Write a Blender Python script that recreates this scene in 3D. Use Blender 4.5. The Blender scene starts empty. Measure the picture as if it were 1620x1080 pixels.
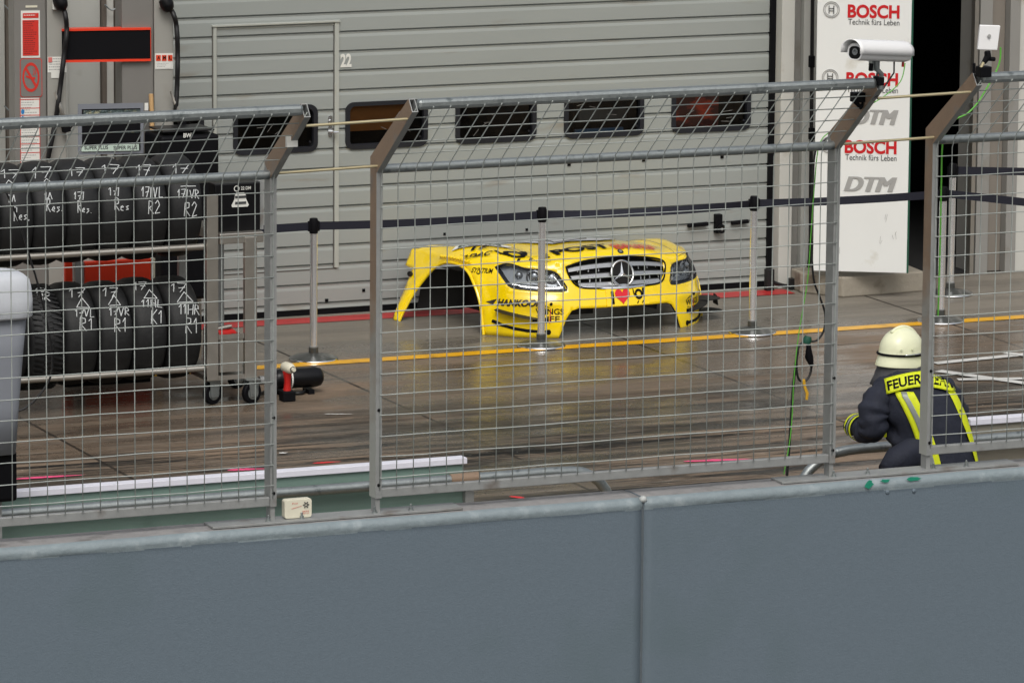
import bpy, bmesh, math, random
import numpy as np
from mathutils import Vector, noise
from mathutils.geometry import delaunay_2d_cdt
random.seed(7)
scn = bpy.context.scene
R = math.radians

# ------------------------------------------------------------------ camera
PITCH, YAW, ROLL, CAMH, FPX = R(9.741438), R(23.50879987), R(0.42949994), 6.5, 8500.0
def cam_axes(p, y, r):
    cy, sy, cp, sp = math.cos(y), math.sin(y), math.cos(p), math.sin(p)
    f = np.array([sy*cp, cy*cp, -sp]); rt = np.array([cy, -sy, 0.]); up = np.cross(rt, f)
    c, s = math.cos(r), math.sin(r)
    return c*rt+s*up, -s*rt+c*up, f
RT, UP, FW = cam_axes(PITCH, YAW, ROLL)
CAM = np.array([0, 0, CAMH])
cd = bpy.data.cameras.new('camera'); cam = bpy.data.objects.new('camera', cd); scn.collection.objects.link(cam)
from mathutils import Matrix
cam.matrix_world = Matrix(((RT[0], UP[0], -FW[0], 0), (RT[1], UP[1], -FW[1], 0), (RT[2], UP[2], -FW[2], CAMH), (0, 0, 0, 1)))
cd.sensor_width = 36; cd.sensor_fit = 'HORIZONTAL'; cd.lens = 36*FPX/1620; cd.clip_end = 2000; cd.clip_start = .5
scn.camera = cam

# ------------------------------------------------------------------ world, sun, exposure (overcast)
w = bpy.data.worlds.new('World'); scn.world = w; w.use_nodes = True
nt = w.node_tree; bg = nt.nodes['Background']
sky = nt.nodes.new('ShaderNodeTexSky'); sky.sky_type = 'NISHITA'; sky.sun_disc = False
SUN_EL, SUN_AZ = R(52), R(200)
sky.sun_elevation = SUN_EL; sky.sun_rotation = SUN_AZ; sky.air_density = 1.6; sky.dust_density = 6
hs = nt.nodes.new('ShaderNodeHueSaturation'); hs.inputs['Saturation'].default_value = .42
nt.links.new(sky.outputs[0], hs.inputs['Color']); nt.links.new(hs.outputs[0], bg.inputs['Color'])
bg.inputs['Strength'].default_value = .15
sl = bpy.data.lights.new('sun', 'SUN'); sl.energy = 1.1; sl.angle = R(25); sl.color = (1, .995, .985)
so = bpy.data.objects.new('sun', sl); scn.collection.objects.link(so)
sd = Vector((math.sin(SUN_AZ)*math.cos(SUN_EL), math.cos(SUN_AZ)*math.cos(SUN_EL), math.sin(SUN_EL)))
so.rotation_euler = sd.to_track_quat('Z', 'Y').to_euler(); so.location = (0, 0, 20)
scn.view_settings.view_transform = 'Standard'; scn.view_settings.look = 'None'
scn.view_settings.exposure = -.26; scn.view_settings.gamma = 1

# ------------------------------------------------------------------ pixel -> place helpers
def ray(x, y): return FW*FPX + RT*(x-810) + UP*(540-y)
def G(x, y, z=0.0):
    d = ray(x, y); return CAM + d*(z-CAMH)/d[2]
def W(x, y, Y):
    d = ray(x, y); return CAM + d*Y/d[1]
def WP(x, y, A, B):
    n = np.array([B[1]-A[1], -(B[0]-A[0]), 0.]); d = ray(x, y)
    return CAM + d*((np.array([A[0], A[1], 0.])-CAM)@n)/(d@n)

# ------------------------------------------------------------------ mesh helpers
V3 = lambda *a: np.array(a, float)
def nrm(v): return v/np.linalg.norm(v)
class MB:
    def __init__(s): s.v = []; s.f = []; s.m = []; s.mi = 0
    def add(s, vs, fs):
        o = len(s.v); s.v += [tuple(map(float, p)) for p in vs]; s.f += [tuple(i+o for i in f) for f in fs]; s.m += [s.mi]*len(fs); return s
    def hexa(s, p):
        return s.add(p, [(3, 2, 1, 0), (4, 5, 6, 7), (0, 1, 5, 4), (1, 2, 6, 5), (2, 3, 7, 6), (3, 0, 4, 7)])
    def box(s, x0, x1, y0, y1, z0, z1):
        return s.hexa([(x0, y0, z0), (x1, y0, z0), (x1, y1, z0), (x0, y1, z0), (x0, y0, z1), (x1, y0, z1), (x1, y1, z1), (x0, y1, z1)])
    def beam(s, p, q, wd, ht, upv=(0, 0, 1), e0=None, e1=None):
        p = np.array(p, float); q = np.array(q, float); d = nrm(q-p); u = np.array(upv, float)
        sx = nrm(np.cross(d, u)); uu = np.cross(sx, d); a = sx*wd/2; b = uu*ht/2
        return s.hexa([p-a-b, p+a-b, q+a-b, q-a-b, p-a+b, p+a+b, q+a+b, q-a+b])
    def prism(s, poly, vec):
        n = len(poly); vec = np.array(vec, float); P = [np.array(p, float) for p in poly]
        vs = P+[p+vec for p in P]
        return s.add(vs, [tuple(range(n))[::-1], tuple(range(n, 2*n))]+[(i, (i+1) % n, (i+1) % n+n, i+n) for i in range(n)])
    def tube(s, pts, r, n=10, cap=True, close=False):
        P = [np.array(p, float) for p in pts]; N = len(P); rr = r if hasattr(r, '__len__') else [r]*N
        T = []
        for i in range(N):
            a = P[(i-1) % N] if (i > 0 or close) else P[i]; b = P[(i+1) % N] if (i < N-1 or close) else P[i]
            T.append(nrm(b-a))
        ref = V3(0, 0, 1) if abs(T[0][2]) < .9 else V3(1, 0, 0)
        u = nrm(np.cross(T[0], ref)); vs = []
        for i in range(N):
            u = nrm(u-T[i]*(u@T[i])); v = np.cross(T[i], u)
            for k in range(n):
                a = 2*math.pi*k/n; vs.append(P[i]+(u*math.cos(a)+v*math.sin(a))*rr[i])
        fs = []
        for i in range(N if close else N-1):
            j = (i+1) % N
            for k in range(n):
                fs.append((i*n+k, i*n+(k+1) % n, j*n+(k+1) % n, j*n+k))
        if cap and not close: fs += [tuple(range(n))[::-1], tuple((N-1)*n+k for k in range(n))]
        return s.add(vs, fs)
    def lathe(s, prof, o, ax=(0, 0, 1), n=32, close=False):
        o = np.array(o, float); ax = nrm(np.array(ax, float)); ref = V3(0, 0, 1) if abs(ax[2]) < .9 else V3(1, 0, 0)
        u = nrm(np.cross(ax, ref)); v = np.cross(ax, u); vs = []; M = len(prof)
        for r_, h in prof:
            for k in range(n):
                a = 2*math.pi*k/n; vs.append(o+ax*h+(u*math.cos(a)+v*math.sin(a))*r_)
        fs = []
        for i in range(M if close else M-1):
            j = (i+1) % M
            for k in range(n): fs.append((i*n+k, i*n+(k+1) % n, j*n+(k+1) % n, j*n+k))
        if not close: fs += [tuple(range(n))[::-1], tuple((M-1)*n+k for k in range(n))]
        return s.add(vs, fs)
    def ringd(s, ra, rb, o, ax, h=.003, n=32): return s.lathe([(ra, 0), (ra, h), (rb, h), (rb, 0)], o, ax, n, close=True)
    def cyl(s, p, q, r, n=20):
        p = np.array(p, float); q = np.array(q, float)
        return s.lathe([(r, 0), (r, np.linalg.norm(q-p))], p, q-p, n)
    def build(s, name, mat, parent=None, smooth=False, bevel=0, local=False, weld=False, solid=None, recalc=True):
        me = bpy.data.meshes.new(name)
        off = np.zeros(3)
        if parent is not None and not local:
            q = parent
            while q is not None: off += np.array(q.location); q = q.parent
        me.from_pydata([tuple(np.array(p)-off) for p in s.v], [], s.f)
        ms = mat if isinstance(mat, (list, tuple)) else [mat]
        for m in ms: me.materials.append(m)
        if any(s.m): me.polygons.foreach_set('material_index', s.m)
        bm = bmesh.new(); bm.from_mesh(me)
        if weld: bmesh.ops.remove_doubles(bm, verts=bm.verts, dist=weld if isinstance(weld, float) else .0005)
        if recalc: bmesh.ops.recalc_face_normals(bm, faces=bm.faces)
        bm.to_mesh(me); bm.free()
        o = bpy.data.objects.new(name, me); scn.collection.objects.link(o)
        if parent is not None: o.parent = parent
        if smooth:
            me.polygons.foreach_set('use_smooth', [True]*len(me.polygons))
            if smooth != 'all':
                bm = bmesh.new(); bm.from_mesh(me)
                for e in bm.edges:
                    if len(e.link_faces) == 2 and e.calc_face_angle(0) > R(38): e.smooth = False
                bm.to_mesh(me); bm.free()
        if bevel:
            b = o.modifiers.new('bevel', 'BEVEL'); b.width = bevel; b.segments = 2; b.limit_method = 'ANGLE'; b.angle_limit = R(40)
        if solid:
            b = o.modifiers.new('solid', 'SOLIDIFY'); b.thickness = solid[0]; b.offset = solid[1]
            if len(solid) > 2: b.material_offset = solid[2]; b.material_offset_rim = solid[3]
        return o
def each(q, name, mat_, parent, **k):
    # one object per loose piece of the builder mesh
    par = list(range(len(q.v)))
    def fd(i):
        while par[i] != i: par[i] = par[par[i]]; i = par[i]
        return i
    for f in q.f:
        for i in f[1:]: par[fd(i)] = fd(f[0])
    gr_ = {}
    for f in q.f: gr_.setdefault(fd(f[0]), []).append(f)
    out = []
    for fs in gr_.values():
        ids = sorted({i for f in fs for i in f}); mp = {i: n for n, i in enumerate(ids)}
        b_ = MB(); b_.add([q.v[i] for i in ids], [tuple(mp[i] for i in f) for f in fs]); out.append(b_.build(name, mat_, parent, **k))
    return out
def tag(o, label=None, cat=None, group=None, kind=None):
    if label: o['label'] = label
    if cat: o['category'] = cat
    if group: o['group'] = group
    if kind: o['kind'] = kind
    return o
def thing(name, label, cat, loc=(0, 0, 0), rz=0, group=None):
    o = bpy.data.objects.new(name, None); scn.collection.objects.link(o); o.location = tuple(map(float, loc)); o.rotation_euler = (0, 0, rz)
    o.empty_display_size = .2
    return tag(o, label, cat, group)
def copy_tree(o, parent=None):
    c = o.copy(); scn.collection.objects.link(c); c.parent = parent
    for ch in o.children: copy_tree(ch, c)
    return c

# text -> flat polygons (x, y) with the lower left corner at 0,0 and size w x h
def text_flat(t, bold=0.0, shear=0.0, space=1.0):
    cu = bpy.data.curves.new('t', 'FONT'); cu.body = t; cu.offset = bold; cu.shear = shear; cu.space_character = space; cu.resolution_u = 4
    o = bpy.data.objects.new('t', cu); scn.collection.objects.link(o)
    dg = bpy.context.evaluated_depsgraph_get(); me = bpy.data.meshes.new_from_object(o.evaluated_get(dg))
    vs = np.array([v.co[:2] for v in me.vertices]); fs = [tuple(p.vertices) for p in me.polygons]
    bpy.data.objects.remove(o); bpy.data.curves.remove(cu); bpy.data.meshes.remove(me)
    mn, mx = vs.min(0), vs.max(0)
    return (vs-mn)/(mx-mn), fs
def decal(mb, t, wd, ht, fn, cut=0, **k):
    vs, fs = text_flat(t, **k); vs = vs*np.array([wd, ht])
    if cut:
        tri = [(vs[f[0]], vs[f[i]], vs[f[i+1]]) for f in fs for i in range(1, len(f)-1)]; out = []
        while tri:
            a, b, c = tri.pop(); l = [np.linalg.norm(b-a), np.linalg.norm(c-b), np.linalg.norm(a-c)]; i = int(np.argmax(l))
            if l[i] <= cut: out.append((a, b, c)); continue
            a, b, c = ((a, b, c), (b, c, a), (c, a, b))[i]; m = (a+b)/2; tri += [(a, m, c), (m, b, c)]
        ix = {}; vv = []; ff = []
        for t_ in out:
            f_ = []
            for p in t_:
                key = (round(p[0], 5), round(p[1], 5))
                if key not in ix: ix[key] = len(vv); vv.append(p)
                f_.append(ix[key])
            ff.append(tuple(f_))
        vs, fs = vv, ff
    mb.add([fn(x, y) for x, y in vs], fs); return mb
def flat_fn(o, ux, uy):
    o = np.array(o, float); ux = np.array(ux, float); uy = np.array(uy, float)
    return lambda x, y: o+ux*x+uy*y
def fill(poly, holes, grid, mapfn, extra=None):
    """triangulated sheet with holes, 2-D polygon mapped into space"""
    def dens(p):
        out = []
        for i in range(len(p)):
            a = np.array(p[i], float); b = np.array(p[(i+1) % len(p)], float); n = max(1, int(np.linalg.norm(b-a)/grid))
            for k in range(n): out.append(tuple(a+(b-a)*k/n))
        return out
    loops = [dens(poly)]+[dens(h) for h in holes]
    pts = []; ed = []
    for L in loops:
        o = len(pts); pts += L; ed += [(o+i, o+(i+1) % len(L)) for i in range(len(L))]
    def inside(P, L):
        x, y = P[:, 0], P[:, 1]; c = np.zeros(len(P), bool)
        for i in range(len(L)):
            x1, y1 = L[i]; x2, y2 = L[(i+1) % len(L)]
            if y1 == y2: continue
            m = ((y1 > y) != (y2 > y)) & (x < (x2-x1)*(y-y1)/(y2-y1)+x1); c ^= m
        return c
    A = np.array(pts); mn, mx = A.min(0), A.max(0)
    gx, gy = np.meshgrid(np.arange(mn[0]+grid*.5, mx[0], grid), np.arange(mn[1]+grid*.5, mx[1], grid)); gp = np.c_[gx.ravel(), gy.ravel()]
    ok = inside(gp, loops[0])
    for h in loops[1:]: ok &= ~inside(gp, h)
    gp = gp[ok]
    if len(gp):
        d = np.sqrt(((gp[:, None]-A[None])**2).sum(-1)).min(1); gp = gp[d > grid*.45]
    allp = [Vector(p) for p in pts]+[Vector(p) for p in gp]
    vs, _, fs, *_r = delaunay_2d_cdt(allp, ed, [], 0, 1e-6)
    VA = np.array([tuple(v) for v in vs]); cen = np.array([VA[list(f)].mean(0) for f in fs])
    ok = inside(cen, loops[0])
    for h in loops[1:]: ok &= ~inside(cen, h)
    return [mapfn(x, y) for x, y in VA], [tuple(f) for f, k in zip(fs, ok) if k]
def rrect(x0, x1, z0, z1, r, n=5):
    out = []
    for cx, cz, a0 in ((x1-r, z0+r, -90), (x1-r, z1-r, 0), (x0+r, z1-r, 90), (x0+r, z0+r, 180)):
        for k in range(n+1):
            a = R(a0+90*k/n); out.append((cx+r*math.cos(a), cz+r*math.sin(a)))
    return out

# ------------------------------------------------------------------ materials
def lin(c): return tuple((x/255/12.92 if x/255 <= .04045 else ((x/255+.055)/1.055)**2.4) for x in c)
MATS = {}
def mat(name, rgb, rough=.6, metal=0.0, var=.12, scale=6.0, bump=0.0, bscale=60.0, spec=.5, coat=0.0, stain=None, stretch=(1, 1, 1), emis=None):
    """rgb in sRGB 0-255; var = lightness mottling; stain = (rgb, scale, threshold)"""
    if name in MATS: return MATS[name]
    m = bpy.data.materials.new(name); m.use_nodes = True; n = m.node_tree; b = n.nodes['Principled BSDF']; L = n.links.new
    c = lin(rgb)
    tc = n.nodes.new('ShaderNodeTexCoord'); mp = n.nodes.new('ShaderNodeMapping'); mp.inputs['Scale'].default_value = stretch
    L(tc.outputs['Object'], mp.inputs['Vector'])
    nz = n.nodes.new('ShaderNodeTexNoise'); nz.inputs['Scale'].default_value = scale; nz.inputs['Detail'].default_value = 8; nz.inputs['Roughness'].default_value = .65
    L(mp.outputs[0], nz.inputs['Vector'])
    mx = n.nodes.new('ShaderNodeMix'); mx.data_type = 'RGBA'
    mx.inputs[6].default_value = tuple(max(0, x*(1-var*1.6)) for x in c)+(1,); mx.inputs[7].default_value = tuple(min(1, x*(1+var*1.6)) for x in c)+(1,)
    L(nz.outputs['Fac'], mx.inputs[0]); col = mx.outputs[2]
    if stain:
        n2 = n.nodes.new('ShaderNodeTexNoise'); n2.inputs['Scale'].default_value = stain[1]; n2.inputs['Detail'].default_value = 10
        L(mp.outputs[0], n2.inputs['Vector'])
        rp = n.nodes.new('ShaderNodeMapRange'); rp.inputs[1].default_value = stain[2]; rp.inputs[2].default_value = stain[2]+.14
        L(n2.outputs['Fac'], rp.inputs[0])
        m2 = n.nodes.new('ShaderNodeMix'); m2.data_type = 'RGBA'; m2.inputs[7].default_value = lin(stain[0])+(1,)
        L(rp.outputs[0], m2.inputs[0]); L(col, m2.inputs[6]); col = m2.outputs[2]
    L(col, b.inputs['Base Color'])
    rr = n.nodes.new('ShaderNodeMapRange'); rr.inputs[3].default_value = max(.02, rough-.08); rr.inputs[4].default_value = min(1, rough+.1)
    L(nz.outputs['Fac'], rr.inputs[0]); L(rr.outputs[0], b.inputs['Roughness'])
    b.inputs['Metallic'].default_value = metal; b.inputs['Specular IOR Level'].default_value = spec; b.inputs['Coat Weight'].default_value = coat
    if bump:
        bz = n.nodes.new('ShaderNodeTexNoise'); bz.inputs['Scale'].default_value = bscale; bz.inputs['Detail'].default_value = 6
        L(mp.outputs[0], bz.inputs['Vector'])
        bp = n.nodes.new('ShaderNodeBump'); bp.inputs['Strength'].default_value = bump; bp.inputs['Distance'].default_value = .01
        L(bz.outputs['Fac'], bp.inputs['Height']); L(bp.outputs[0], b.inputs['Normal'])
    MATS[name] = m; return m
M_wall = mat('wall paint blue grey', (97, 110, 120), .6, var=.07, scale=40, bump=.18, bscale=110, stain=((93, 107, 115), 1.3, .55))
M_walltop = mat('worn light wall top', (126, 138, 143), .5, var=.12, scale=9, bump=.5, bscale=30, stain=((146, 156, 160), 9, .58))
M_galv = mat('galvanised steel', (150, 156, 156), .38, .75, var=.18, scale=25, bump=.15, bscale=90, stain=((96, 103, 104), 14, .6))
M_galvd = mat('dull zinc post', (148, 150, 149), .5, .3, var=.15, scale=12, bump=.1, bscale=60, stain=((118, 112, 106), 5, .6))
M_brown = mat('brown zinc post', (140, 118, 98), .5, .15, var=.2, scale=8, bump=.1, stain=((120, 118, 114), 4, .52))  # brown base with greyer noise blotches
M_wire = mat('zinc wire', (168, 174, 170), .55, .1, var=.25, scale=9)
M_brass = mat('dull brass rod', (196, 184, 148), .35, .6, var=.08)
M_door = mat('grey door lacquer', (152, 157, 154), .42, var=.045, scale=1.2, bump=.03, bscale=20, stretch=(.6, 1, 3), stain=((140, 137, 127), 3.2, .62))
M_dline = mat('door seam shadow gap', (88, 86, 82), .7, var=.1)
M_frame = mat('light door trim', (172, 175, 168), .45, var=.06, stain=((160, 154, 138), 6, .62))
M_rubber = mat('black window rubber', (24, 26, 33), .45, var=.2)
M_black = mat('matt black', (10, 10, 14), .6, var=.25, spec=.15)
M_blackg = mat('glossy black plastic', (12, 12, 15), .35, var=.2, spec=.3)
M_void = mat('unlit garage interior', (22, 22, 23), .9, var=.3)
M_beige = mat('pale facade panel', (176, 177, 172), .6, var=.05, scale=2, stain=((150, 147, 136), 2.5, .6))
M_facade = mat('facade grey', (140, 139, 135), .6, var=.06, scale=2, stain=((122, 118, 108), 3, .6))
M_facade2 = mat('facade light', (194, 194, 188), .6, var=.06, scale=3, stain=((150, 142, 126), 3, .62))
M_bstrip = mat('brown steel strip', (104, 96, 88), .5, .2, var=.12)
M_white = mat('white painted board', (228, 230, 228), .4, var=.025, scale=3, stain=((196, 192, 178), 3.6, .66))
M_red = mat('sign red', (196, 14, 24), .5, var=.04)
M_logo = mat('sign grey', (160, 160, 158), .5, var=.03)
M_dtxt = mat('sign dark text', (60, 62, 64), .5, var=.03)
M_green = mat('green glass edge', (30, 84, 66), .3, var=.05)
M_plinth = mat('cast concrete plinth', (150, 143, 130), .75, var=.14, scale=5, bump=.5, bscale=25, stain=((98, 88, 74), 4, .56))
M_chrome = mat('chrome', (236, 238, 240), .2, 1.0, var=.04)
M_steel = mat('brushed steel', (176, 172, 164), .33, .8, var=.08, scale=12)
M_belt = mat('navy webbing', (20, 22, 36), .8, var=.15, scale=40)
M_tyre = mat('slick rubber', (27, 28, 29), .6, var=.28, scale=9, bump=.25, bscale=35, spec=.35, stain=((42, 42, 42), 7, .56))
M_chalk = mat('chalk', (196, 200, 200), .9, var=.12, scale=60)
M_rim = mat('dark alloy', (52, 54, 58), .4, .6)
M_orange = mat('orange red lacquer', (226, 60, 30), .4, var=.04)
M_cream = mat('cream plastic', (214, 210, 190), .5, var=.04)
M_wood = mat('light wood', (196, 160, 112), .6, var=.12, scale=14, stretch=(8, 8, 1))
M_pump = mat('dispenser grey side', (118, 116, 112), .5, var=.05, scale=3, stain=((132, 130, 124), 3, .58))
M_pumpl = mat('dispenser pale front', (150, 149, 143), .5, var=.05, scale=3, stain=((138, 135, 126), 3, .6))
M_cab = mat('cabinet blue grey', (120, 124, 132), .45, var=.06)
M_pale = mat('pale mint sign', (186, 204, 192), .5, var=.03)
M_signw = mat('white sign', (220, 220, 214), .5, var=.03)
M_signr = mat('red notice', (200, 44, 32), .5, var=.04)
M_cover = mat('white fabric cover', (190, 194, 200), .8, var=.1, scale=4, bump=.6, bscale=9)
M_coverd = mat('grey lower cover', (128, 132, 140), .75, var=.07, scale=4, bump=.25, bscale=12)
M_bgreen = mat('barrier green board', (114, 138, 130), .5, var=.05, scale=2, stain=((104, 128, 120), 3, .6))
M_btan = mat('barrier tan board', (134, 130, 118), .6, var=.05, scale=2)
M_cap = mat('white barrier cap', (226, 226, 236), .4, var=.02)
M_yel = mat('road paint yellow', (226, 168, 20), .35, var=.12, scale=6, stain=((150, 112, 40), 5, .6))
M_rpaint = mat('road paint red', (176, 44, 44), .35, var=.1, scale=6, stain=((120, 44, 40), 4, .6))
M_wpaint = mat('road paint white', (206, 206, 202), .4, var=.1, scale=6, stain=((140, 136, 128), 5, .62))
M_pink = mat('pink marker paint', (232, 84, 130), .6, var=.1)
M_rspray = mat('red marker paint', (214, 44, 50), .6, var=.1)
M_cary = mat('yellow car lacquer', (255, 218, 6), .16, var=.02, scale=3, coat=.7)
M_carin = mat('raw carbon inside', (14, 14, 15), .6, var=.3, scale=20)
M_silver = mat('silver grille paint', (186, 188, 190), .28, .7, var=.03)
M_lamp = mat('lamp reflector', (150, 154, 158), .25, .75, var=.2, scale=30)
M_lampd = mat('lamp grey bowl', (150, 155, 160), .35, .0, var=.2)
M_grey = mat('windscreen cowl grey', (176, 178, 180), .35, var=.06)
M_jack = mat('navy fire jacket', (36, 40, 54), .8, var=.2, scale=14, bump=.35, bscale=45)
M_fluo = mat('fluorescent yellow tape', (226, 236, 30), .6, var=.04)
M_reflex = mat('silver reflex tape', (150, 156, 152), .4, .3, var=.06)
M_helm = mat('luminous cream helmet', (240, 242, 206), .35, var=.03, scale=3, coat=.3)
M_neck = mat('dark grey neck cloth', (80, 80, 84), .8, var=.12, bump=.2, bscale=20)
M_skin = mat('skin', (196, 142, 116), .55, var=.05)
M_cabblk = mat('black cable', (18, 18, 20), .5, var=.1)
M_cabgrn = mat('green cable', (92, 176, 58), .5, var=.05)
M_cctv = mat('white camera housing', (236, 236, 236), .4, var=.03)
M_ytag = mat('yellow tag', (222, 170, 40), .6)
M_redt = mat('red tool plastic', (186, 30, 26), .4)
M_teal = mat('teal paint chip', (26, 132, 106), .5, var=.2, scale=20)
def fade():  # pale grey low down, browner with height, transition broken by noise
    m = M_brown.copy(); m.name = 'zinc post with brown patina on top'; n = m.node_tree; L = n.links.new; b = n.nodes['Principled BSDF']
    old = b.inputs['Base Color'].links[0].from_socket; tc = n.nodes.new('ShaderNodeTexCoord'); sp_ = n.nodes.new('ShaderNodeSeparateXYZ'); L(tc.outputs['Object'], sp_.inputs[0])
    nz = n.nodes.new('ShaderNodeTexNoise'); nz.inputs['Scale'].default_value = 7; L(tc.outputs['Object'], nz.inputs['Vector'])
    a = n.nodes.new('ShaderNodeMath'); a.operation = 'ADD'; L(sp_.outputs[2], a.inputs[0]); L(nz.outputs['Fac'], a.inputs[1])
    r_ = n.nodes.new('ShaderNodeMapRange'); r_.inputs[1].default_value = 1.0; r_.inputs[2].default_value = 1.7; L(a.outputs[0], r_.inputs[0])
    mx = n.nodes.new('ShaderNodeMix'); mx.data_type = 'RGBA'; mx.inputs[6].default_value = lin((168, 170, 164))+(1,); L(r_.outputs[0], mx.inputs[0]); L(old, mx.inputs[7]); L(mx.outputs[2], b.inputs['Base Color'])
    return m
def glass(name, tint=(60, 66, 74), ior=1.5):
    m = bpy.data.materials.new(name); m.use_nodes = True; n = m.node_tree; L = n.links.new
    for x in list(n.nodes):
        if x.type != 'OUTPUT_MATERIAL': n.nodes.remove(x)
    out = [x for x in n.nodes if x.type == 'OUTPUT_MATERIAL'][0]
    t = n.nodes.new('ShaderNodeBsdfTransparent'); t.inputs[0].default_value = lin(tint)+(1,)
    g = n.nodes.new('ShaderNodeBsdfGlossy'); g.inputs['Roughness'].default_value = .05
    fr = n.nodes.new('ShaderNodeFresnel'); fr.inputs[0].default_value = ior
    tc = n.nodes.new('ShaderNodeTexCoord'); nz = n.nodes.new('ShaderNodeTexNoise'); nz.inputs['Scale'].default_value = 9; nz.inputs['Detail'].default_value = 4
    L(tc.outputs['Object'], nz.inputs['Vector'])
    bp = n.nodes.new('ShaderNodeBump'); bp.inputs['Strength'].default_value = .12; bp.inputs['Distance'].default_value = .01
    L(nz.outputs['Fac'], bp.inputs['Height']); L(bp.outputs[0], g.inputs['Normal'])
    mx = n.nodes.new('ShaderNodeMixShader'); L(fr.outputs[0], mx.inputs[0]); L(t.outputs[0], mx.inputs[1]); L(g.outputs[0], mx.inputs[2]); L(mx.outputs[0], out.inputs[0])
    return m
M_fade = fade()
M_glass = glass('tinted pane', (222, 224, 222)); M_clear = glass('clear lamp cover', (244, 246, 248), 1.22)

def ground_mat():
    m = bpy.data.materials.new('wet pit lane concrete'); m.use_nodes = True; n = m.node_tree; L = n.links.new; b = n.nodes['Principled BSDF']
    geo = n.nodes.new('ShaderNodeNewGeometry'); sep = n.nodes.new('ShaderNodeSeparateXYZ'); L(geo.outputs['Position'], sep.inputs[0])
    def noise_(sc, vec=(1, 1, 1), det=8, rot=0, ro=.6):
        mp = n.nodes.new('ShaderNodeMapping'); mp.inputs['Scale'].default_value = vec; mp.inputs['Rotation'].default_value = (0, 0, rot)
        L(geo.outputs['Position'], mp.inputs['Vector']); z = n.nodes.new('ShaderNodeTexNoise'); z.inputs['Scale'].default_value = sc
        z.inputs['Detail'].default_value = det; z.inputs['Roughness'].default_value = ro; L(mp.outputs[0], z.inputs['Vector']); return z.outputs['Fac']
    def rng(v, a, b_, c=0, d=1, smooth=True):
        r_ = n.nodes.new('ShaderNodeMapRange'); r_.inputs[1].default_value = a; r_.inputs[2].default_value = b_; r_.inputs[3].default_value = c; r_.inputs[4].default_value = d
        if smooth: r_.interpolation_type = 'SMOOTHSTEP'
        L(v, r_.inputs[0]); return r_.outputs[0]
    def mth(op, a, b_=None):
        q = n.nodes.new('ShaderNodeMath'); q.operation = op
        for i, x in enumerate((a, b_)):
            if x is None: continue
            if isinstance(x, (int, float)): q.inputs[i].default_value = x
            else: L(x, q.inputs[i])
        return q.outputs[0]
    def mix(f, a, b_):
        q = n.nodes.new('ShaderNodeMix'); q.data_type = 'RGBA'
        if isinstance(f, (int, float)): q.inputs[0].default_value = f
        else: L(f, q.inputs[0])
        for i, x in ((6, a), (7, b_)):
            if isinstance(x, tuple): q.inputs[i].default_value = lin(x)+(1,)
            else: L(x, q.inputs[i])
        return q.outputs[2]
    fine = noise_(14, det=14, ro=.8); big = noise_(.55, det=5)
    streak = noise_(1.0, (.20, 3.0, 1), 12, rot=R(1.5), ro=.72); streak2 = noise_(1.0, (.35, 9, 1), 10, rot=R(-1.5), ro=.75)
    wx = mth('ADD', sep.outputs[1], mth('MULTIPLY', big, 1.2))
    zone = rng(wx, 34.5, 35.3)                      # 1 = apron by the garages
    base = mix(fine, (92, 79, 67), (156, 136, 116)); base = mix(rng(big, .35, .65), base, (108, 98, 86))
    apron = mix(fine, (118, 112, 102), (140, 134, 124)); base = mix(zone, base, apron)
    near = rng(sep.outputs[1], 28.6, 27.2); base = mix(near, base, mix(fine, (118, 100, 78), (146, 128, 102)))
    lane = mth('MULTIPLY', rng(sep.outputs[1], 26.8, 28.2), rng(sep.outputs[1], 33.6, 31.2))
    st = mth('MULTIPLY', rng(streak, .475, .53), mth('ADD', mth('MULTIPLY', lane, .88), .14))
    brk = rng(noise_(5, (.5, 1.3, 1), 10, ro=.8), .38, .52); st = mth('MULTIPLY', st, mth('ADD', mth('MULTIPLY', brk, .65), .35)); base = mix(st, base, (38, 38, 36))
    st2 = mth('MULTIPLY', rng(streak2, .50, .56), mth('MULTIPLY', lane, .75)); base = mix(st2, base, (22, 22, 23))
    lt = mth('MULTIPLY', rng(noise_(1.3, (.25, 5, 1), 10, ro=.8), .57, .63), mth('MULTIPLY', lane, .55)); base = mix(lt, base, (168, 160, 148))
    # slab joints
    def joint(v, per, ofs, wd):
        f = mth('FRACT', mth('DIVIDE', mth('ADD', v, ofs), per)); return mth('LESS_THAN', mth('ABSOLUTE', mth('SUBTRACT', f, .5)), wd/per)
    j = mth('MAXIMUM', joint(sep.outputs[0], 2.5, .35, .012), joint(sep.outputs[1], 2.6, 1.35, .012)); base = mix(mth('MULTIPLY', j, .9), base, (38, 34, 30))
    speck = noise_(30, det=2); base = mix(mth('MULTIPLY', rng(speck, .70, .74), .5), base, (190, 186, 176))
    wet = mth('MULTIPLY', rng(noise_(1.1, (.4, 1.6, 1), 8), .42, .56), mth('MULTIPLY', rng(sep.outputs[1], 27.8, 30.2), rng(sep.outputs[1], 36.3, 34.6, .35, 1)))
    nzp = noise_(2.2, (.6, 1.2, 1), 5)
    def puddle(cx, cy, rx, ry):
        dx = mth('DIVIDE', mth('SUBTRACT', sep.outputs[0], cx), rx); dy = mth('DIVIDE', mth('SUBTRACT', sep.outputs[1], cy), ry)
        d = mth('SQRT', mth('ADD', mth('MULTIPLY', dx, dx), mth('MULTIPLY', dy, dy))); return rng(mth('ADD', d, mth('MULTIPLY', nzp, 1.5)), 1.75, 1.35)
    pud = 0
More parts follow.
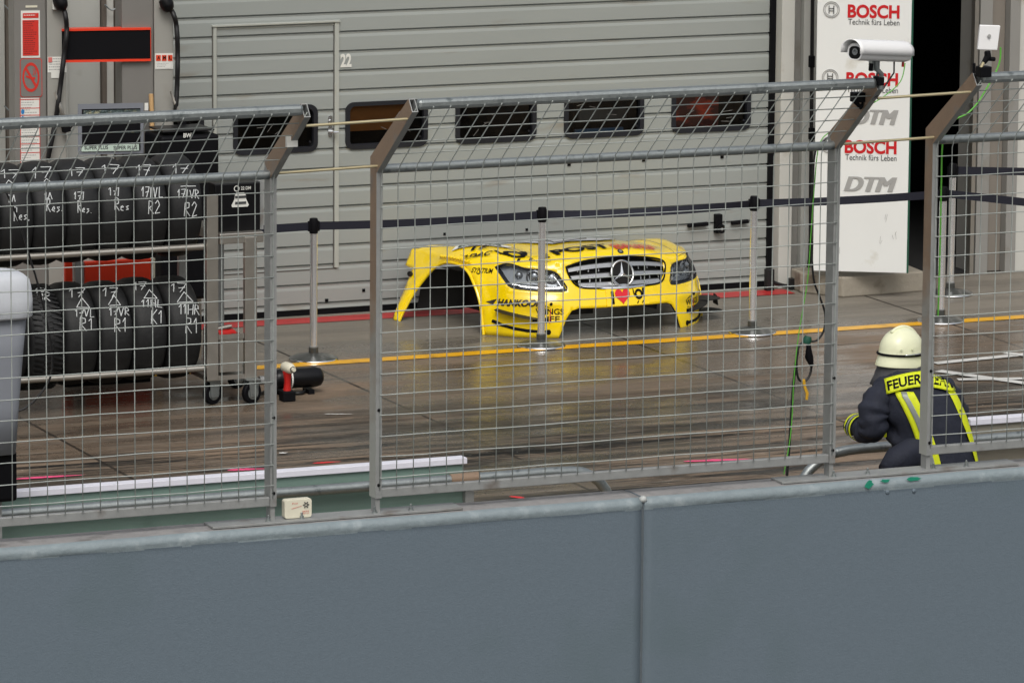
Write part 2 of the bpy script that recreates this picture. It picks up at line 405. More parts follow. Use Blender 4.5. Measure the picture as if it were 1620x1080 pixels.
    for px_, py_, rx_, ry_ in ((180, 648, 1.3, 1.0), (700, 548, 1.2, .5), (800, 590, 1.5, 1.1), (1050, 545, 1.3, .55), (1250, 600, 1.1, 2.0), (1000, 655, 1.8, .6), (1560, 545, .9, .8)):
        c_ = G(px_, py_); p_ = puddle(float(c_[0]), float(c_[1]), rx_, ry_); pud = mth('MAXIMUM', pud, p_)
    pud = mth('MULTIPLY', pud, rng(noise_(1.6, (.45, 2.6, 1), 8, rot=R(2)), .34, .52, .25, 1)); wet = mth('MAXIMUM', wet, pud)
    base = mix(mth('MULTIPLY', wet, .72), base, mix(.5, base, (40, 34, 28)))
    L(base, b.inputs['Base Color'])
    ro = mth('SUBTRACT', .6, mth('MULTIPLY', wet, .36)); ro = mth('ADD', ro, mth('MULTIPLY', rng(streak2, .4, .6), .08)); ro = mth('SUBTRACT', ro, mth('MULTIPLY', pud, .05)); ro = mth('ADD', ro, mth('MULTIPLY', rng(fine, .3, .7, -.05, .05), 1)); L(ro, b.inputs['Roughness'])
    L(mth('ADD', .14, mth('MULTIPLY', wet, .34)), b.inputs['Specular IOR Level'])
    bp = n.nodes.new('ShaderNodeBump'); bp.inputs['Distance'].default_value = .008
    L(mth('SUBTRACT', .42, mth('MULTIPLY', wet, .36)), bp.inputs['Strength']); L(mth('ADD', fine, mth('MULTIPLY', j, -1.5)), bp.inputs['Height']); L(bp.outputs[0], b.inputs['Normal'])
    b.inputs['IOR'].default_value = 1.40
    return m
M_ground = ground_mat()

# ================================================================== SETTING
YW, YD = 24.97, 36.3          # wall face, garage door face
WT = .95
mb = MB(); mb.add([(-60, 25.3, 0), (90, 25.3, 0), (90, 300, 0), (-60, 300, 0)], [(0, 1, 2, 3)])
pl = tag(mb.build('pit_lane', M_ground), kind='structure')
mb = MB(); mb.add([(-300, -200, -.45), (300, -200, -.45), (300, 300, -.45), (-300, 300, -.45)], [(0, 1, 2, 3)])
tag(mb.build('ground', mat('track asphalt', (72, 72, 72), .8, var=.15, scale=8, bump=.3)), kind='structure')
def sheet(name, pts, z, m):
    mb = MB(); mb.add([(p[0], p[1], z) for p in pts], [tuple(range(len(pts)))]); o = mb.build(name, m); return tag(o, kind='structure')
sheet('yellow_line', [(5, 34.31), (30, 34.24), (30, 34.38), (5, 34.45)], .004, M_yel)
sheet('red_strip', [(12.6, 35.98), (17.95, 35.9), (17.95, 36.13), (12.6, 36.2)], .004, M_rpaint)
def pline(name, a, b, wd, m, z=.008):
    A = G(*a); B = G(*b); d = nrm(B-A); nn = V3(-d[1], d[0], 0)*wd/2; sheet(name, [A-nn, B-nn, B+nn, A+nn], z, m)
pline('white_line', (1478, 576), (1628, 561), .09, M_wpaint)
pline('white_line', (1484, 588), (1632, 609), .09, M_wpaint, .009)
pline('white_line', (1515, 602), (1640, 600), .08, M_wpaint, .010)
pline('white_line', (1590, 560), (1640, 566), .08, M_wpaint, .011)
def blot(name, a, b, wd, m, z=.006):
    A = G(*a); B = G(*b); n = 14; top = []; bot = []
    d = B-A; pn = nrm(V3(-d[1], d[0], 0))
    for i in range(n+1):
        t = i/n; w_ = wd*(math.sin(math.pi*min(1, t*1.15+.02))**.5 if t < .85 else .35*(1-t)/.15+.03)*random.uniform(.6, 1.1)
        top.append(A+d*t+pn*w_); bot.append(A+d*t-pn*w_*.6)
    sheet(name, top+bot[::-1], z, m)
blot('paint_mark', (22, 759), (135, 752), .045, M_pink); blot('paint_mark', (360, 745), (424, 742), .045, M_pink)
blot('paint_mark', (1082, 731), (1194, 727), .045, M_pink); blot('paint_mark', (495, 734), (540, 731), .03, M_rspray)
blot('paint_mark', (806, 786), (836, 790), .03, M_rspray)
blot('paint_mark', (513, 656), (560, 656), .02, M_wpaint); blot('paint_mark', (442, 718), (456, 717), .03, M_wpaint)
# gravel joint strip behind the wall
def gravel():
    mb = MB()
    for i in range(1500):
        x = random.uniform(8, 15.5); y = 25.32+abs(random.gauss(0, .2)); s = random.uniform(.004, .013)
        mb.add([(x-s, y-s, 0.0), (x+s, y-s*.5, 0.0), (x+s*.5, y+s, 0.0), (x, y, s*1.2)], [(0, 1, 3), (1, 2, 3), (2, 0, 3)])
    for i in range(500):
        x = random.uniform(7.5, 15.5); y = 27.3+random.gauss(0, .06)+.02*(x-8); s = random.uniform(.004, .012)
        mb.add([(x-s, y-s, 0.0), (x+s, y-s*.5, 0.0), (x+s*.5, y+s, 0.0), (x, y, s*1.2)], [(0, 1, 3), (1, 2, 3), (2, 0, 3)])
    tag(mb.build('gravel', mat('gravel chips', (120, 104, 92), .8, var=.5, scale=30)), kind='stuff', label='loose grit lying along the inside foot of the wall', cat='gravel')
gravel()

# concrete wall, two segments
def wall_seg(x0, x1, label):
    mb = MB(); t = .26; r = .035
    prof = [(YW, -.45), (YW, WT-.055)]
    mb.mi = 0
    N = max(2, int((x1-x0)/.05)); xs = np.linspace(x0, x1, N+1)
    pr = [(0, -.45), (0, .2), (0, .6), (0, WT-.10), (0, WT-.085), (0, WT-.072), (-.001, WT-.064), (-.002, WT-.058)]
    top = [(-.004, WT-.054), (-.007, WT-.038)]+[(-.007+r*(1-math.cos(R(a))), WT-.038+(.038)*math.sin(R(a))) for a in (15, 35, 55, 75, 90)]+[(t*.5, WT+.004), (t-.02, WT-.002), (t, WT-.02), (t, .3), (t, -.45)]
    full = pr+top; vs = []
    for x in xs:
        for k, (yy, zz) in enumerate(full):
            n1 = noise.noise(Vector((x*3, k*.7, zz*2))); n2 = noise.noise(Vector((x*14, k*1.3, zz*5)))
            a = .0022 if 6 <= k <= 16 else .0003
            ed = .004 if min(x-x0, x1-x) < .02 else 0
            vs.append((x, YW+yy+a*n1+a*.6*n2+ed*(k < 13), zz+(a*n1 if 8 <= k <= 16 else 0)))
    K = len(full); fs = []; mi = []
    for i in range(N):
        for k in range(K-1): fs.append((i*K+k, (i+1)*K+k, (i+1)*K+k+1, i*K+k+1)); mi.append(2 if 14 <= k <= 16 else 1 if (7 <= k <= 13 or (k == 6 and noise.noise(Vector((xs[i]*3, 3.1, 0))) > 0)) else 0)
    mb.add(vs, fs+[tuple(range(K)), tuple(N*K+k for k in range(K))[::-1]]); mb.m = mi+[0, 0]
    o = mb.build('concrete_wall', [M_wall, M_walltop, mat('worn wall crown', (138, 136, 135), .7, var=.2, scale=12, bump=.4, stain=((112, 110, 108), 8, .55))], smooth='all'); 
    return tag(o, label, 'wall')
XJ = G(1008, 783, WT)[0]
wl = wall_seg(4.5, XJ-.007, 'blue grey concrete pit wall segment left of the vertical joint')
wr = wall_seg(XJ+.007, 19, 'blue grey concrete pit wall segment right of the vertical joint, with green paint chips')
mb = MB(); mb.box(XJ-.0068, XJ+.0068, YW+.006, YW+.24, -.45, WT-.004)
mb2 = MB(); mb2.lathe([(.001, -.02), (.018, -.012), (.022, 0), (.014, .014), (.001, .018)], (XJ+.004, YW+.012, WT-.008), (.1, -.3, 1), 12); mb2.build('paint_dab', mat('pale paint dab', (176, 180, 178), .5, var=.1, bump=.5), wr, smooth='all')
mb.build('joint_filler', mat('joint mastic', (84, 92, 97), .7, bump=.3), wr)
mb = MB()
for (px, py, wpx, hpx) in ((1375, 766, 9, 7), (1400, 760, 10, 3), (1447, 757, 14, 4)):
    c = W(px, py, YW-.014); n = 12; P = []
    for k in range(n):
        a = 2*math.pi*k/n; rr = random.uniform(.6, 1.1); P.append(c+V3(math.cos(a)*wpx*.0035*rr, 0, math.sin(a)*hpx*.0035*rr))
    mb.add(P, [tuple(range(n))])
each(mb, 'paint_chip', M_teal, wr)
mb = MB(); mb.mi = 0
for (px, py) in ((1404, 778), (1446, 776)):
    c = W(px, py, YW-.002)
    mb.lathe([(0.001, -.006), (.008, -.004), (.012, 0), (.013, .006)], c+V3(0, -.002, 0), (0, 1, 0), 8)
each(mb, 'wall_pock', M_wall, wl)

# ================================================================== DEBRIS FENCE
KZ = WT+1.82          # kink height
ARM = V3(0, -.47, .365)
YF = 25.09
def fence_panel(x0, x1, label, full_left=True, lmat=None):
    lmat = lmat or M_fade
    root = thing('debris_fence_panel', label, 'fence', (x0, YF, WT), 0, 'mesh fence panels on the pit wall')
    d, wd = .085, .034
    def post(x, m):
        q = MB(); u = nrm(ARM)
        prof_low = [(x-wd/2, YF-d/2), (x+wd/2, YF-d/2), (x+wd/2, YF+d/2), (x-wd/2, YF+d/2)]
        zb = WT+.09
        n_ = nrm(np.cross(V3(1, 0, 0), u))  # perpendicular of arm in yz
        if n_[1] > 0: n_ = -n_
        # vertical shaft, mitred bend, inclined arm (open ended)
        b0 = [V3(x-wd/2, YF-d/2, zb), V3(x+wd/2, YF-d/2, zb), V3(x+wd/2, YF+d/2, zb), V3(x-wd/2, YF+d/2, zb)]
        dz = .045
        k0 = [V3(x-wd/2, YF-d/2, KZ-dz), V3(x+wd/2, YF-d/2, KZ-dz), V3(x+wd/2, YF+d/2, KZ+dz*.6), V3(x-wd/2, YF+d/2, KZ+dz*.6)]
        lo = V3(0, YF-d/2, KZ-dz)+ARM; 
        pa = nrm(V3(0, ARM[2], -ARM[1]))*d*.93   # across the arm, pointing back/up
        t0 = [V3(x-wd/2, lo[1], lo[2]), V3(x+wd/2, lo[1], lo[2]), V3(x+wd/2, lo[1]+pa[1], lo[2]+pa[2]), V3(x-wd/2, lo[1]+pa[1], lo[2]+pa[2])]
        rings = [b0, k0, t0]
        inn = []
        c = sum(t0)/4
        inn = [c+(p-c)*np.array([.72, .86, .86]) for p in t0]; dn = [p-ARM*.5 for p in inn]
        vs = [p for r_ in rings+[inn, dn] for p in r_]; fs = [(3, 2, 1, 0)]
        for i in range(4):
            for k in range(4): fs.append((i*4+k, i*4+(k+1) % 4, (i+1)*4+(k+1) % 4, (i+1)*4+k))
        fs.append((16, 17, 18, 19)); q.add(vs, fs)
        q.m = [1 if (1 <= i_ <= 8 and (i_-1) % 4 == 3) and (m is M_fade or i_ > 4) else 0 for i_ in range(len(fs))]  # left faces take the brown material, on right posts only along the arm
        q.box(x-wd/2+.005, x+wd/2-.005, YF-d/2+.012, YF+d/2-.012, WT+.008, WT+.1)
        o = q.build('post', [M_galvd, M_fade if m is M_fade else M_brown], root, recalc=True)
        b = MB()
        for zz in (WT+.16, WT+.55):
            b.lathe([(.009, 0), (.009, .004), (.004, .007)], (x, YF-d/2-.0005, zz), (0, -1, 0), 8)
        each(b, 'bolt', M_black, o)
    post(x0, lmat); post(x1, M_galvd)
    a, b = x0+.017, x1-.017
    yf = YF-d/2-.004
    q = MB(); q.tube([(a, YF-.02, KZ-.03), (b, YF-.02, KZ-.03)], .0235, 14); q.build('middle_rail', M_galv, root, smooth=True)
    T = V3(0, YF-.02, KZ-.01)+ARM
    q = MB(); q.beam((a, T[1], T[2]), (b, T[1], T[2]), .05, .055); q.build('top_rail', M_galv, root, bevel=.018)
    zr = WT+.115
    q = MB(); q.beam((a, YF-.018, zr), (b, YF-.018, zr), .035, .047); q.build('bottom_rail', M_galvd, root, bevel=.004)
    # wire mesh: lower field and the inclined field
    q = MB(); rw = .0029; n = int(round((b-a+.01)/.0905)); xs = [a-.012+(b-a+.024)*i/n for i in range(n+1)]
    for i, x in enumerate(xs):
        j = random.uniform(-.004, .004)
        top = V3(x+j, yf-.024-.003, KZ-.01); 
        pts = [V3(x, yf, zr+.02), V3(x+j, yf, WT+.9), V3(x+j, yf, KZ-.07), top, V3(x, T[1]-.03, T[2]-.01)]
        q.tube(pts, rw, 5)
    nr = 16; z0 = zr+.085
    for k in range(nr):
        z = z0+.1075*k
        if z > KZ-.05: break
        pts = [V3(x, yf-.005+random.uniform(-.001, .001), z+random.uniform(-.003, .003)) for x in np.linspace(a-.014, b+.014, 12)]
        q.tube(pts, rw, 5)
    for k in range(1, 5):
        p = V3(0, yf-.03, KZ-.01)+(V3(0, T[1]-.03, T[2]-.01)-V3(0, yf-.03, KZ-.01))*(k/4.9)
        q.tube([(a-.014, p[1]-.004, p[2]+.003), (b+.014, p[1]-.004, p[2]+.003)], rw, 5)
    q.build('wire_mesh', M_wire, root, smooth='all')
    return root
XP2a = W(594, 790, YF)[0]; XP2b = W(1311, 735, YF)[0]; XP1b = W(428, 810, YF)[0]; XP3a = W(1464, 730, YF)[0]
f1 = fence_panel(XP1b-2.6, XP1b, 'left mesh fence panel in front of the tyre rack', lmat=M_galvd)
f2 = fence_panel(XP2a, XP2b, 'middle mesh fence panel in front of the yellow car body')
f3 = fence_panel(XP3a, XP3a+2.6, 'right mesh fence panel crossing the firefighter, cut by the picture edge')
def plate(xa, xb, label, bolts):
    root = thing('mounting_plate', label, 'plate', ((xa+xb)/2, YF, WT), 0, 'steel mounting plates on the wall top')
    q = MB(); q.box(xa, xb, YF-.075, YF+.065, WT+.004, WT+.016); q.build('plate', M_galvd, root, bevel=.002)
    for bx in bolts:
        q = MB(); q.lathe([(.017, 0), (.017, .003), (.011, .0035), (.011, .014), (.006, .015), (.006, .03), (.004, .032)], (bx, YF-.035, WT+.016), (0, 0, 1), 8)
        q.build('bolt', M_galv, root)
xa, xb = G(322, 830, WT)[0], G(712, 797, WT)[0]
plate(xa, xb, 'steel plate on the wall top carrying the posts left of centre', [G(x, y, WT)[0] for x, y in ((410, 821), (465, 818), (578, 808), (634, 803))])
xa, xb = G(1216, 758, WT)[0], G(1588, 728, WT)[0]
plate(xa, xb, 'steel plate on the wall top carrying the posts beside the firefighter', [G(x, y, WT)[0] for x, y in ((1294, 748), (1348, 744), (1452, 736), (1504, 732))])
def rod(p, q_, label):
    m = MB(); m.tube([p, q_], .0075, 8); tag(m.build('tie_rod', M_brass, smooth=True), label, 'rod', 'tie rods joining the fence panels')
AT = V3(0, YF-.045, KZ-.045)+ARM*.86
AK = V3(0, YF-.05, KZ-.02)
rod((XP1b+.017, AT[1], AT[2]), (XP2a-.017, AT[1], AT[2]+.01), 'upper brass rod between the left and middle fence panels')
rod((XP1b+.017, AK[1], AK[2]), (XP2a-.017, AK[1], AK[2]+.01), 'lower brass rod between the left and middle fence panels')
rod((XP2b+.017, AT[1], AT[2]), (XP3a-.017, AT[1], AT[2]+.01), 'upper brass rod below the white camera')
rod((XP2b+.017, AK[1], AK[2]), (XP3a-.017, AK[1], AK[2]+.01), 'lower brass rod in front of the white sponsor board')

# small white detector box on the wall
def small_box():
    c = G(463, 815, WT+.016); root = thing('small_plastic_box', 'small cream plastic box with red print standing on the wall top', 'box', (c[0], YF+.0, WT+.016))
    wd, ht, dp = .148, .098, .045
    q = MB(); q.prism([(c[0]+x, YF-.03, WT+.018+z) for x, z in rrect(-wd/2, wd/2, 0, ht, .014)], (0, dp, 0)); q.build('case', M_cream, root, bevel=.003)
    f = lambda x, z: V3(c[0]-wd/2+x, YF-.0335, WT+.018+z)
    q = MB(); decal(q, 'Prüf', .03, .008, lambda x, y: f(.04+x, .074+y)); q.add([f(.035, .05), f(.09, .062), f(.09, .064), f(.035, .052)], [(0, 1, 2, 3)])
    decal(q, 'TEST 0-9', .035, .008, lambda x, y: f(.095+x, .02+y)); decal(q, '----', .035, .003, lambda x, y: f(.095+x, .033+y)); q.build('red_print', M_signr, root)
    q = MB(); q.ringd(.010, .006, f(.115, .067)+V3(0, .001, 0), (0, -1, 0), .002, 12)
    for a in range(6): q.lathe([(.0035, 0), (.003, .003)], f(.115, .067)+V3(.014*math.cos(a*1.047), .001, .014*math.sin(a*1.047)), (0, -1, 0), 6)
    q.build('dial', M_dtxt, root)
small_box()

# ================================================================== INNER BARRIER (between wall and lane)
BZ = .8
Ba, Bb = G(20, 784, BZ), G(733, 727, BZ); YB = (Ba[1]+Bb[1])/2
def barrier_left():
    x1 = Bb[0]; x0 = 5.0
    root = thing('guard_barrier', 'green board barrier with a white cap and grey tube, left of the gap', 'barrier', (x1, YB, 0))
    q = MB(); q.box(x0, x1-.02, YB-.012, YB+.012, .02, BZ-.012); q.build('board', M_bgreen, root)
    q = MB(); q.box(x0, x1, YB-.03, YB+.05, BZ-.012, BZ+.022); q.build('cap', M_cap, root, bevel=.003)
    q = MB(); q.box(x1-.019, x1+.035, YB-.05, YB+.03, 0, BZ-.09); q.build('end_post', M_galvd, root, bevel=.004)
    q = MB(); yt = YB-.08; zt = BZ-.085; xe = W(905, 735, yt)[0]
    e = W(968, 782, yt)
    pts = [(x0, yt, zt), (x1, yt, zt), (xe-.15, yt, zt), (xe, yt, zt-.005)]
    for a in range(15, 91, 15): pts.append((xe+.24*math.sin(R(a)), yt, zt-.005-.24*(1-math.cos(R(a)))))
    pts.append((xe+.245, yt, 0)); q.tube(pts, .03, 14); q.build('hand_tube', M_galv, root, smooth=True)
    q = MB(); xs = W(725, 742, yt)[0]; q.tube([(xs-.05, yt, zt), (xs+.12, yt, zt)], .034, 14)
    q.build('tube_sleeve', M_brown, root, smooth=True)
barrier_left()
def barrier_right():
    x0 = W(1532, 660, YB)[0]; x1 = 19.5
    root = thing('guard_barrier', 'tan board barrier with a white cap and bent tube end, right of the gap', 'barrier', (x0, YB, 0))
    q = MB(); q.box(x0+.02, x1, YB-.012, YB+.012, .02, BZ-.012); q.build('board', M_btan, root)
    q = MB(); q.box(x0, x1, YB-.03, YB+.05, BZ-.012, BZ+.022); q.build('cap', M_cap, root, bevel=.003)
    q = MB(); yt = YB-.08; zt = BZ-.085; xe = W(1340, 705, yt)[0]
    pts = [(x1, yt, zt), (x0, yt, zt), (xe+.1, yt, zt), (xe, yt, zt-.005)]
    for a in range(15, 76, 15): pts.append((xe-.34*math.sin(R(a)), yt, zt-.005-.34*(1-math.cos(R(a)))))
    pts.append((xe-.45, yt, .2)); pts.append((xe-.5, yt, 0)); q.tube(pts, .03, 14); q.build('hand_tube', M_galv, root, smooth=True)
barrier_right()

# ================================================================== COVERED STAND at the left edge
def covered():
    Y = YB-.35
    c = W(6, 560, Y); root = thing('covered_stand', 'white fabric cover over a stand at the left picture edge', 'cover', (c[0], Y, 0))
    def loft(name, prof, m, sm_=True):
        q = MB(); vs = []; n = 28
        for (px, py, hw, dp) in prof:
            cc = W(px, py, Y)
            for k in range(n):
                a = 2*math.pi*k/n; ex = .4
                cx = math.copysign(abs(math.cos(a))**ex, math.cos(a)); sy = math.copysign(abs(math.sin(a))**ex, math.sin(a))
                nn = 1+.05*noise.noise(Vector((a*3, py*.03, 1)))
                vs.append(cc+V3(cx*hw*nn, sy*dp*nn, 0))
        fs = [(i*n+k, i*n+(k+1) % n, (i+1)*n+(k+1) % n, (i+1)*n+k) for i in range(len(prof)-1) for k in range(n)]
        q.add(vs, fs+[tuple(range(n)), tuple((len(prof)-1)*n+k for k in range(n))[::-1]]); return q.build(name, m, root, smooth='all')
    loft('hood_cover', [(-22, 500, .208, .175), (-22, 496, .222, .185), (-20, 470, .218, .178), (-20, 452, .214, .17), (-20, 440, .205, .16), (-22, 432, .18, .135), (-26, 428, .10, .08)], M_cover)
    loft('lower_cover', [(-22, 715, .145, .12), (-20, 640, .15, .12), (-18, 560, .16, .13), (-20, 489, .19, .15)], M_coverd)
    q = MB(); p = W(-8, 745, Y); q.box(p[0]-.12, p[0]+.1, Y-.08, Y+.1, W(0, 790, Y)[2], W(0, 708, Y)[2]); q.build('black_box', M_black, root, bevel=.02)
    q = MB(); q.tube([W(20, 722, Y), W(23, 760, Y), W(14, 780, Y), W(2, 772, Y)], .012, 8); q.build('loop_handle', M_galv, root, smooth=True)
    q = MB(); q.box(p[0]-.03, p[0]+.03, Y-.02, Y+.03, 0, W(0, 790, Y)[2]); q.box(p[0]-.15, p[0]+.15, Y-.12, Y+.12, 0, .03); q.build('pedestal', M_galvd, root)
    q = MB(); q.tube([W(4, 840, YB-.1), W(12, 800, YB-.1)], .018, 8)
covered()

# ================================================================== GARAGE BUILDING
def DX(px, py): return W(px, py, YD)[0]
def DZ(px, py): return W(px, py, YD)[2]
bld = thing('pit_building', 'grey pit garage building with pale pillars and an open dark doorway', 'building', (15, YD, 0))
XL0, XR0 = DX(150, 200), DX(1213, 300)
XL1 = DX(246, 150)            # left edge of sectional door (behind dispenser)
# --- sectional door
door = thing('garage_door', 'closed grey sectional garage door numbered 22 with a row of dark windows', 'garage door', ((XL1+XR0)/2, YD, 0))
P0 = .1425; zl = DZ(535, 52) % P0
zb0, ztop_ = .04, 4.2
wins = []
for (xa, xb, ya, yb) in ((262, 322, 172, 246), (368.5, 502, 166, 241), (546, 676, 158, 235), (720, 848, 150.5, 227), (892, 1018, 143.5, 218), (1062, 1187, 136, 208)):
    A = W(xa, (ya+yb)/2, YD); B = W(xb, (ya+yb)/2, YD)
    wins.append([A[0], B[0]])
wz1 = W(783, 151.5, YD)[2]; wz0 = W(783, 225.5, YD)[2]
wins[0][0] = wins[0][1]-(wins[1][1]-wins[1][0])
def slats():
    q = MB(); xs = sorted([XL1, XR0]+[v for w_ in wins for v in (w_[0]+.022, w_[1]-.022)])
    a, b = wz0+.022, wz1-.022
    zs = []; z = zl-P0*2
    segs = []
    while z < ztop_:
        g = .011
        segs += [(z, z+g*.15, .003, .022), (z+g*.15, z+g, .022, .022), (z+g, z+g*1.15, .022, 0), (z+g*1.15, z+P0-.034, 0, -.0015), (z+P0-.034, z+P0-.012, -.0015, .003), (z+P0-.012, z+P0, .003, 0)]
        z += P0
    for (z0, z1, y0, y1) in segs:
        if z1 <= zb0: continue
        z0c = max(z0, zb0); cuts = [z0c]+[c for c in (a, b) if z0c < c < z1]+[z1]
        for i in range(len(cuts)-1):
            c0, c1 = cuts[i], cuts[i+1]; f = lambda c: y0+(y1-y0)*(c-z0)/(z1-z0)
            inw = a-1e-6 <= (c0+c1)/2 <= b
            for j in range(len(xs)-1):
                if inw and j % 2 == 1: continue
                Y0, Y1 = YD+f(c0), YD+f(c1)
                q.add([(xs[j], Y0, c0), (xs[j+1], Y0, c0), (xs[j+1], Y1, c1), (xs[j], Y1, c1)], [(0, 1, 2, 3)])
    q.build('door_leaf', M_door, door, recalc=False)
slats()
q = MB(); q.box(XL1, XR0, YD-.004, YD+.02, .0, .045); q.build('bottom_seal', M_black, door)
for i, (a, b) in enumerate(wins):
    q = MB(); o_ = rrect(a, b, wz0, wz1, .065, 6); i_ = rrect(a+.034, b-.034, wz0+.03, wz1-.03, .042, 6); n = len(o_)
    vs = [(x, YD-.014, z) for x, z in o_]+[(x, YD-.014, z) for x, z in i_]+[(x, YD+.004, z) for x, z in o_]+[(x, YD+.03, z) for x, z in i_]
    fs = []
    for k in range(n):
        j = (k+1) % n; fs += [(k, j, n+j, n+k), (2*n+k, 2*n+j, j, k), (n+k, n+j, 3*n+j, 3*n+k)]
    q.add(vs, fs); fr = q.build('window', M_rubber, door, smooth=True, bevel=0)
    q = MB(); q.add([(x, YD+.02, z) for x, z in i_], [tuple(range(n))]); q.build('pane', M_glass, fr)
    q = MB()
    for (sx, sz, L_, an) in [(random.uniform(a+.1, b-.15), random.uniform(wz0+.05, wz1-.1), random.uniform(.03, .09), random.uniform(-.6, .9)) for _ in range(5)]:
        q.beam((sx, YD+.015, sz), (sx+L_*math.cos(an), YD+.015, sz+L_*math.sin(an)), .002, .002)
    each(q, 'scratch', M_facade, fr)
    q = MB(); q.box(a+.04, b-.04, YD-.006, YD+.012, wz0+.028, wz0+.04); q.lathe([(.008, 0), (.008, .01)], (b-.06, YD-.004, wz0+.075), (0, -1, 0), 8); q.build('latch', M_rubber, fr)
# things seen through the panes
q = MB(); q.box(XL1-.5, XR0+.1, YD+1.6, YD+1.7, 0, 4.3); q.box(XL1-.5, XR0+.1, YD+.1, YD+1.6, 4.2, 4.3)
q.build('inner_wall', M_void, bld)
def behind(name, label, cat, i, t0, t1, z0f, z1f, m, dy=.06, th=.03):
    a, b = wins[i]; q = MB(); q.box(a+(b-a)*t0+dy*.43, a+(b-a)*t1+dy*.43, YD+dy, YD+dy+th, wz0+(wz1-wz0)*z0f-.03, wz0+(wz1-wz0)*z1f-.02)
    o = q.build(name, m); tag(o, label, cat)
behind('cardboard_sheet', 'brown cardboard sheet behind the second window of the garage door', 'cardboard', 2, 0, .78, .45, 1.05, mat('brown cardboard', (150, 96, 44), .8, var=.15))
M_flame = mat('orange flame print', (90, 40, 36), .6, var=.2, stain=((214, 74, 40), 5.5, .50), stretch=(1, 1, 2.4))
behind('flame_print_board', 'orange and red patterned board behind the rightmost garage door window', 'board', 5, .03, .60, .1, .93, M_flame)
behind('blue_case', 'blue case low behind the fourth garage door window', 'case', 4, .15, .75, .02, .22, mat('blue case', (60, 100, 140), .4))
behind('grey_case', 'grey case behind the fourth garage door window', 'case', 4, .2, .8, .3, .55, mat('grey case', (90, 90, 92), .5), dy=.3)
# pedestrian door trim, number, handles
def trim():
    x0a = DX(339, 100); x1a = DX(533, 100); zt = DZ(436, 39); zb = DZ(527, 423)
    q = MB()
    q.box(x0a-.012, x0a+.014, YD-.016, YD+.006, zb, zt); q.box(x1a-.022, x1a+.012, YD-.016, YD+.006, zb, zt); q.box(x0a-.022, x1a+.02, YD-.024, YD+.006, zt, zt+.014)
    q.box(x0a+.014, x1a-.022, YD-.006, YD+.006, zt-.02, zt-.012)
    d = q.build('wicket_frame', M_frame, door, bevel=.002)
    q = MB(); q.box(x0a-.019, x0a-.0125, YD-.003, YD+.006, zb, zt); q.box(x0a+.0145, x0a+.02, YD-.003, YD+.006, zb, zt); q.box(x1a-.029, x1a-.0225, YD-.003, YD+.006, zb, zt); q.box(x0a, x1a, YD-.003, YD+.006, zb-.012, zb-.002)
    q.build('wicket_gap', M_dline, door)
    for (px, py, h) in ((522, 191, .075), (522, 208, .085)):
        c = W(px, py, YD); q = MB(); q.prism([(c[0]+x, YD-.008, c[2]+z) for x, z in rrect(-.017, .017, -h/2, h/2, .016)], (0, .006, 0))
        q.tube([(c[0], YD-.006, c[2]), (c[0], YD-.04, c[2]), (c[0]+.012, YD-.05, c[2]), (c[0]+.045, YD-.05, c[2]-.002)] if h > .08 else [(c[0], YD-.006, c[2]), (c[0], YD-.022, c[2])], .009, 8)
        q.build('handle', M_chrome, door, smooth=True)
    A = W(538, 107, YD); q = MB(); decal(q, '22', .088, .10, flat_fn((A[0], YD-.006, A[2]), (1, 0, 0), (0, 0, 1)), bold=.04); q.build('number', M_signw, door)
trim()
q = MB()
for (px, py, s_) in ((516.5, 475, .024), (575, 459, .022), (900, 260, .026), (1018, 253, .026), (1142, 248, .026), (703, 370, .018), (833, 363, .018)):
    c = W(px, py, YD); q.box(c[0]-s_/2, c[0]+s_/2, YD-.007, YD+.004, c[2]-s_/2, c[2]+s_/2)
each(q, 'fixing_plate', M_black, door)
q = MB()
for (pa, pb) in (((1088, 357), (1120, 354)), ((1157, 353), (1184, 350))):
    A = W(*pa, YD-.03); B = W(*pb, YD-.03); q.beam(A, B, .03, .03)
c = W(1135, 354, YD-.02); q.box(c[0]-.025, c[0]+.03, YD-.05, YD, c[2]-.07, c[2]+.075)
each(q, 'latch_bar', M_black, door, bevel=.006)
c = W(1141, 362, YD-.055); q = MB(); q.ringd(.035, .012, c, (0, -1, 0), .012, 20); q.build('latch_ring', M_blackg, door, smooth=True)
c = W(1141, 362, YD-.055); q = MB(); q.lathe([(.012, 0), (.012, .016)], c, (0, -1, 0), 12); q.build('lock_core', M_chrome, door)
q = MB()
c = W(1162, 325, YD-.003)
# --- walls
def wbox(name, xa, xb, y0, y1, z0, z1, m, bevel=.004, par=bld):
    q = MB(); q.box(xa, xb, y0, y1, z0, z1); return q.build(name, m, par, bevel=bevel)
wbox('door_track', XR0, XR0+.045, YD-.03, YD+.3, 0, 4.3, M_black)
xp = [DX(p, 200) for p in (1222, 1243, 1262, 1290)]
wbox('pillar', xp[0]+.004, xp[1], YD-.13, YD+.3, 0, 4.3, M_facade2); wbox('pillar', xp[1]+.003, xp[2]-.003, YD-.03, YD+.3, 0, 4.3, M_facade)
wbox('pillar', xp[2], xp[3]+.1, YD-.08, YD+.3, 0, 4.3, M_beige)
Xo0, Xo1 = xp[3]+.1, DX(1545, 200)
wbox('door_track', Xo1-.055, Xo1-.02, YD-.04, YD+.02, 0, 4.3, M_steel); 
xr = [Xo1, DX(1565, 200), DX(1590, 200), DX(1606, 200), DX(1760, 200)]
wbox('pillar', xr[0]+.003, xr[1], YD-.02, YD+.3, 0, 4.3, M_facade); wbox('pillar', xr[1]+.003, xr[2]-.003, YD+.03, YD+.3, 0, 4.3, mat('facade warm', (126, 120, 112), .6, var=.06))
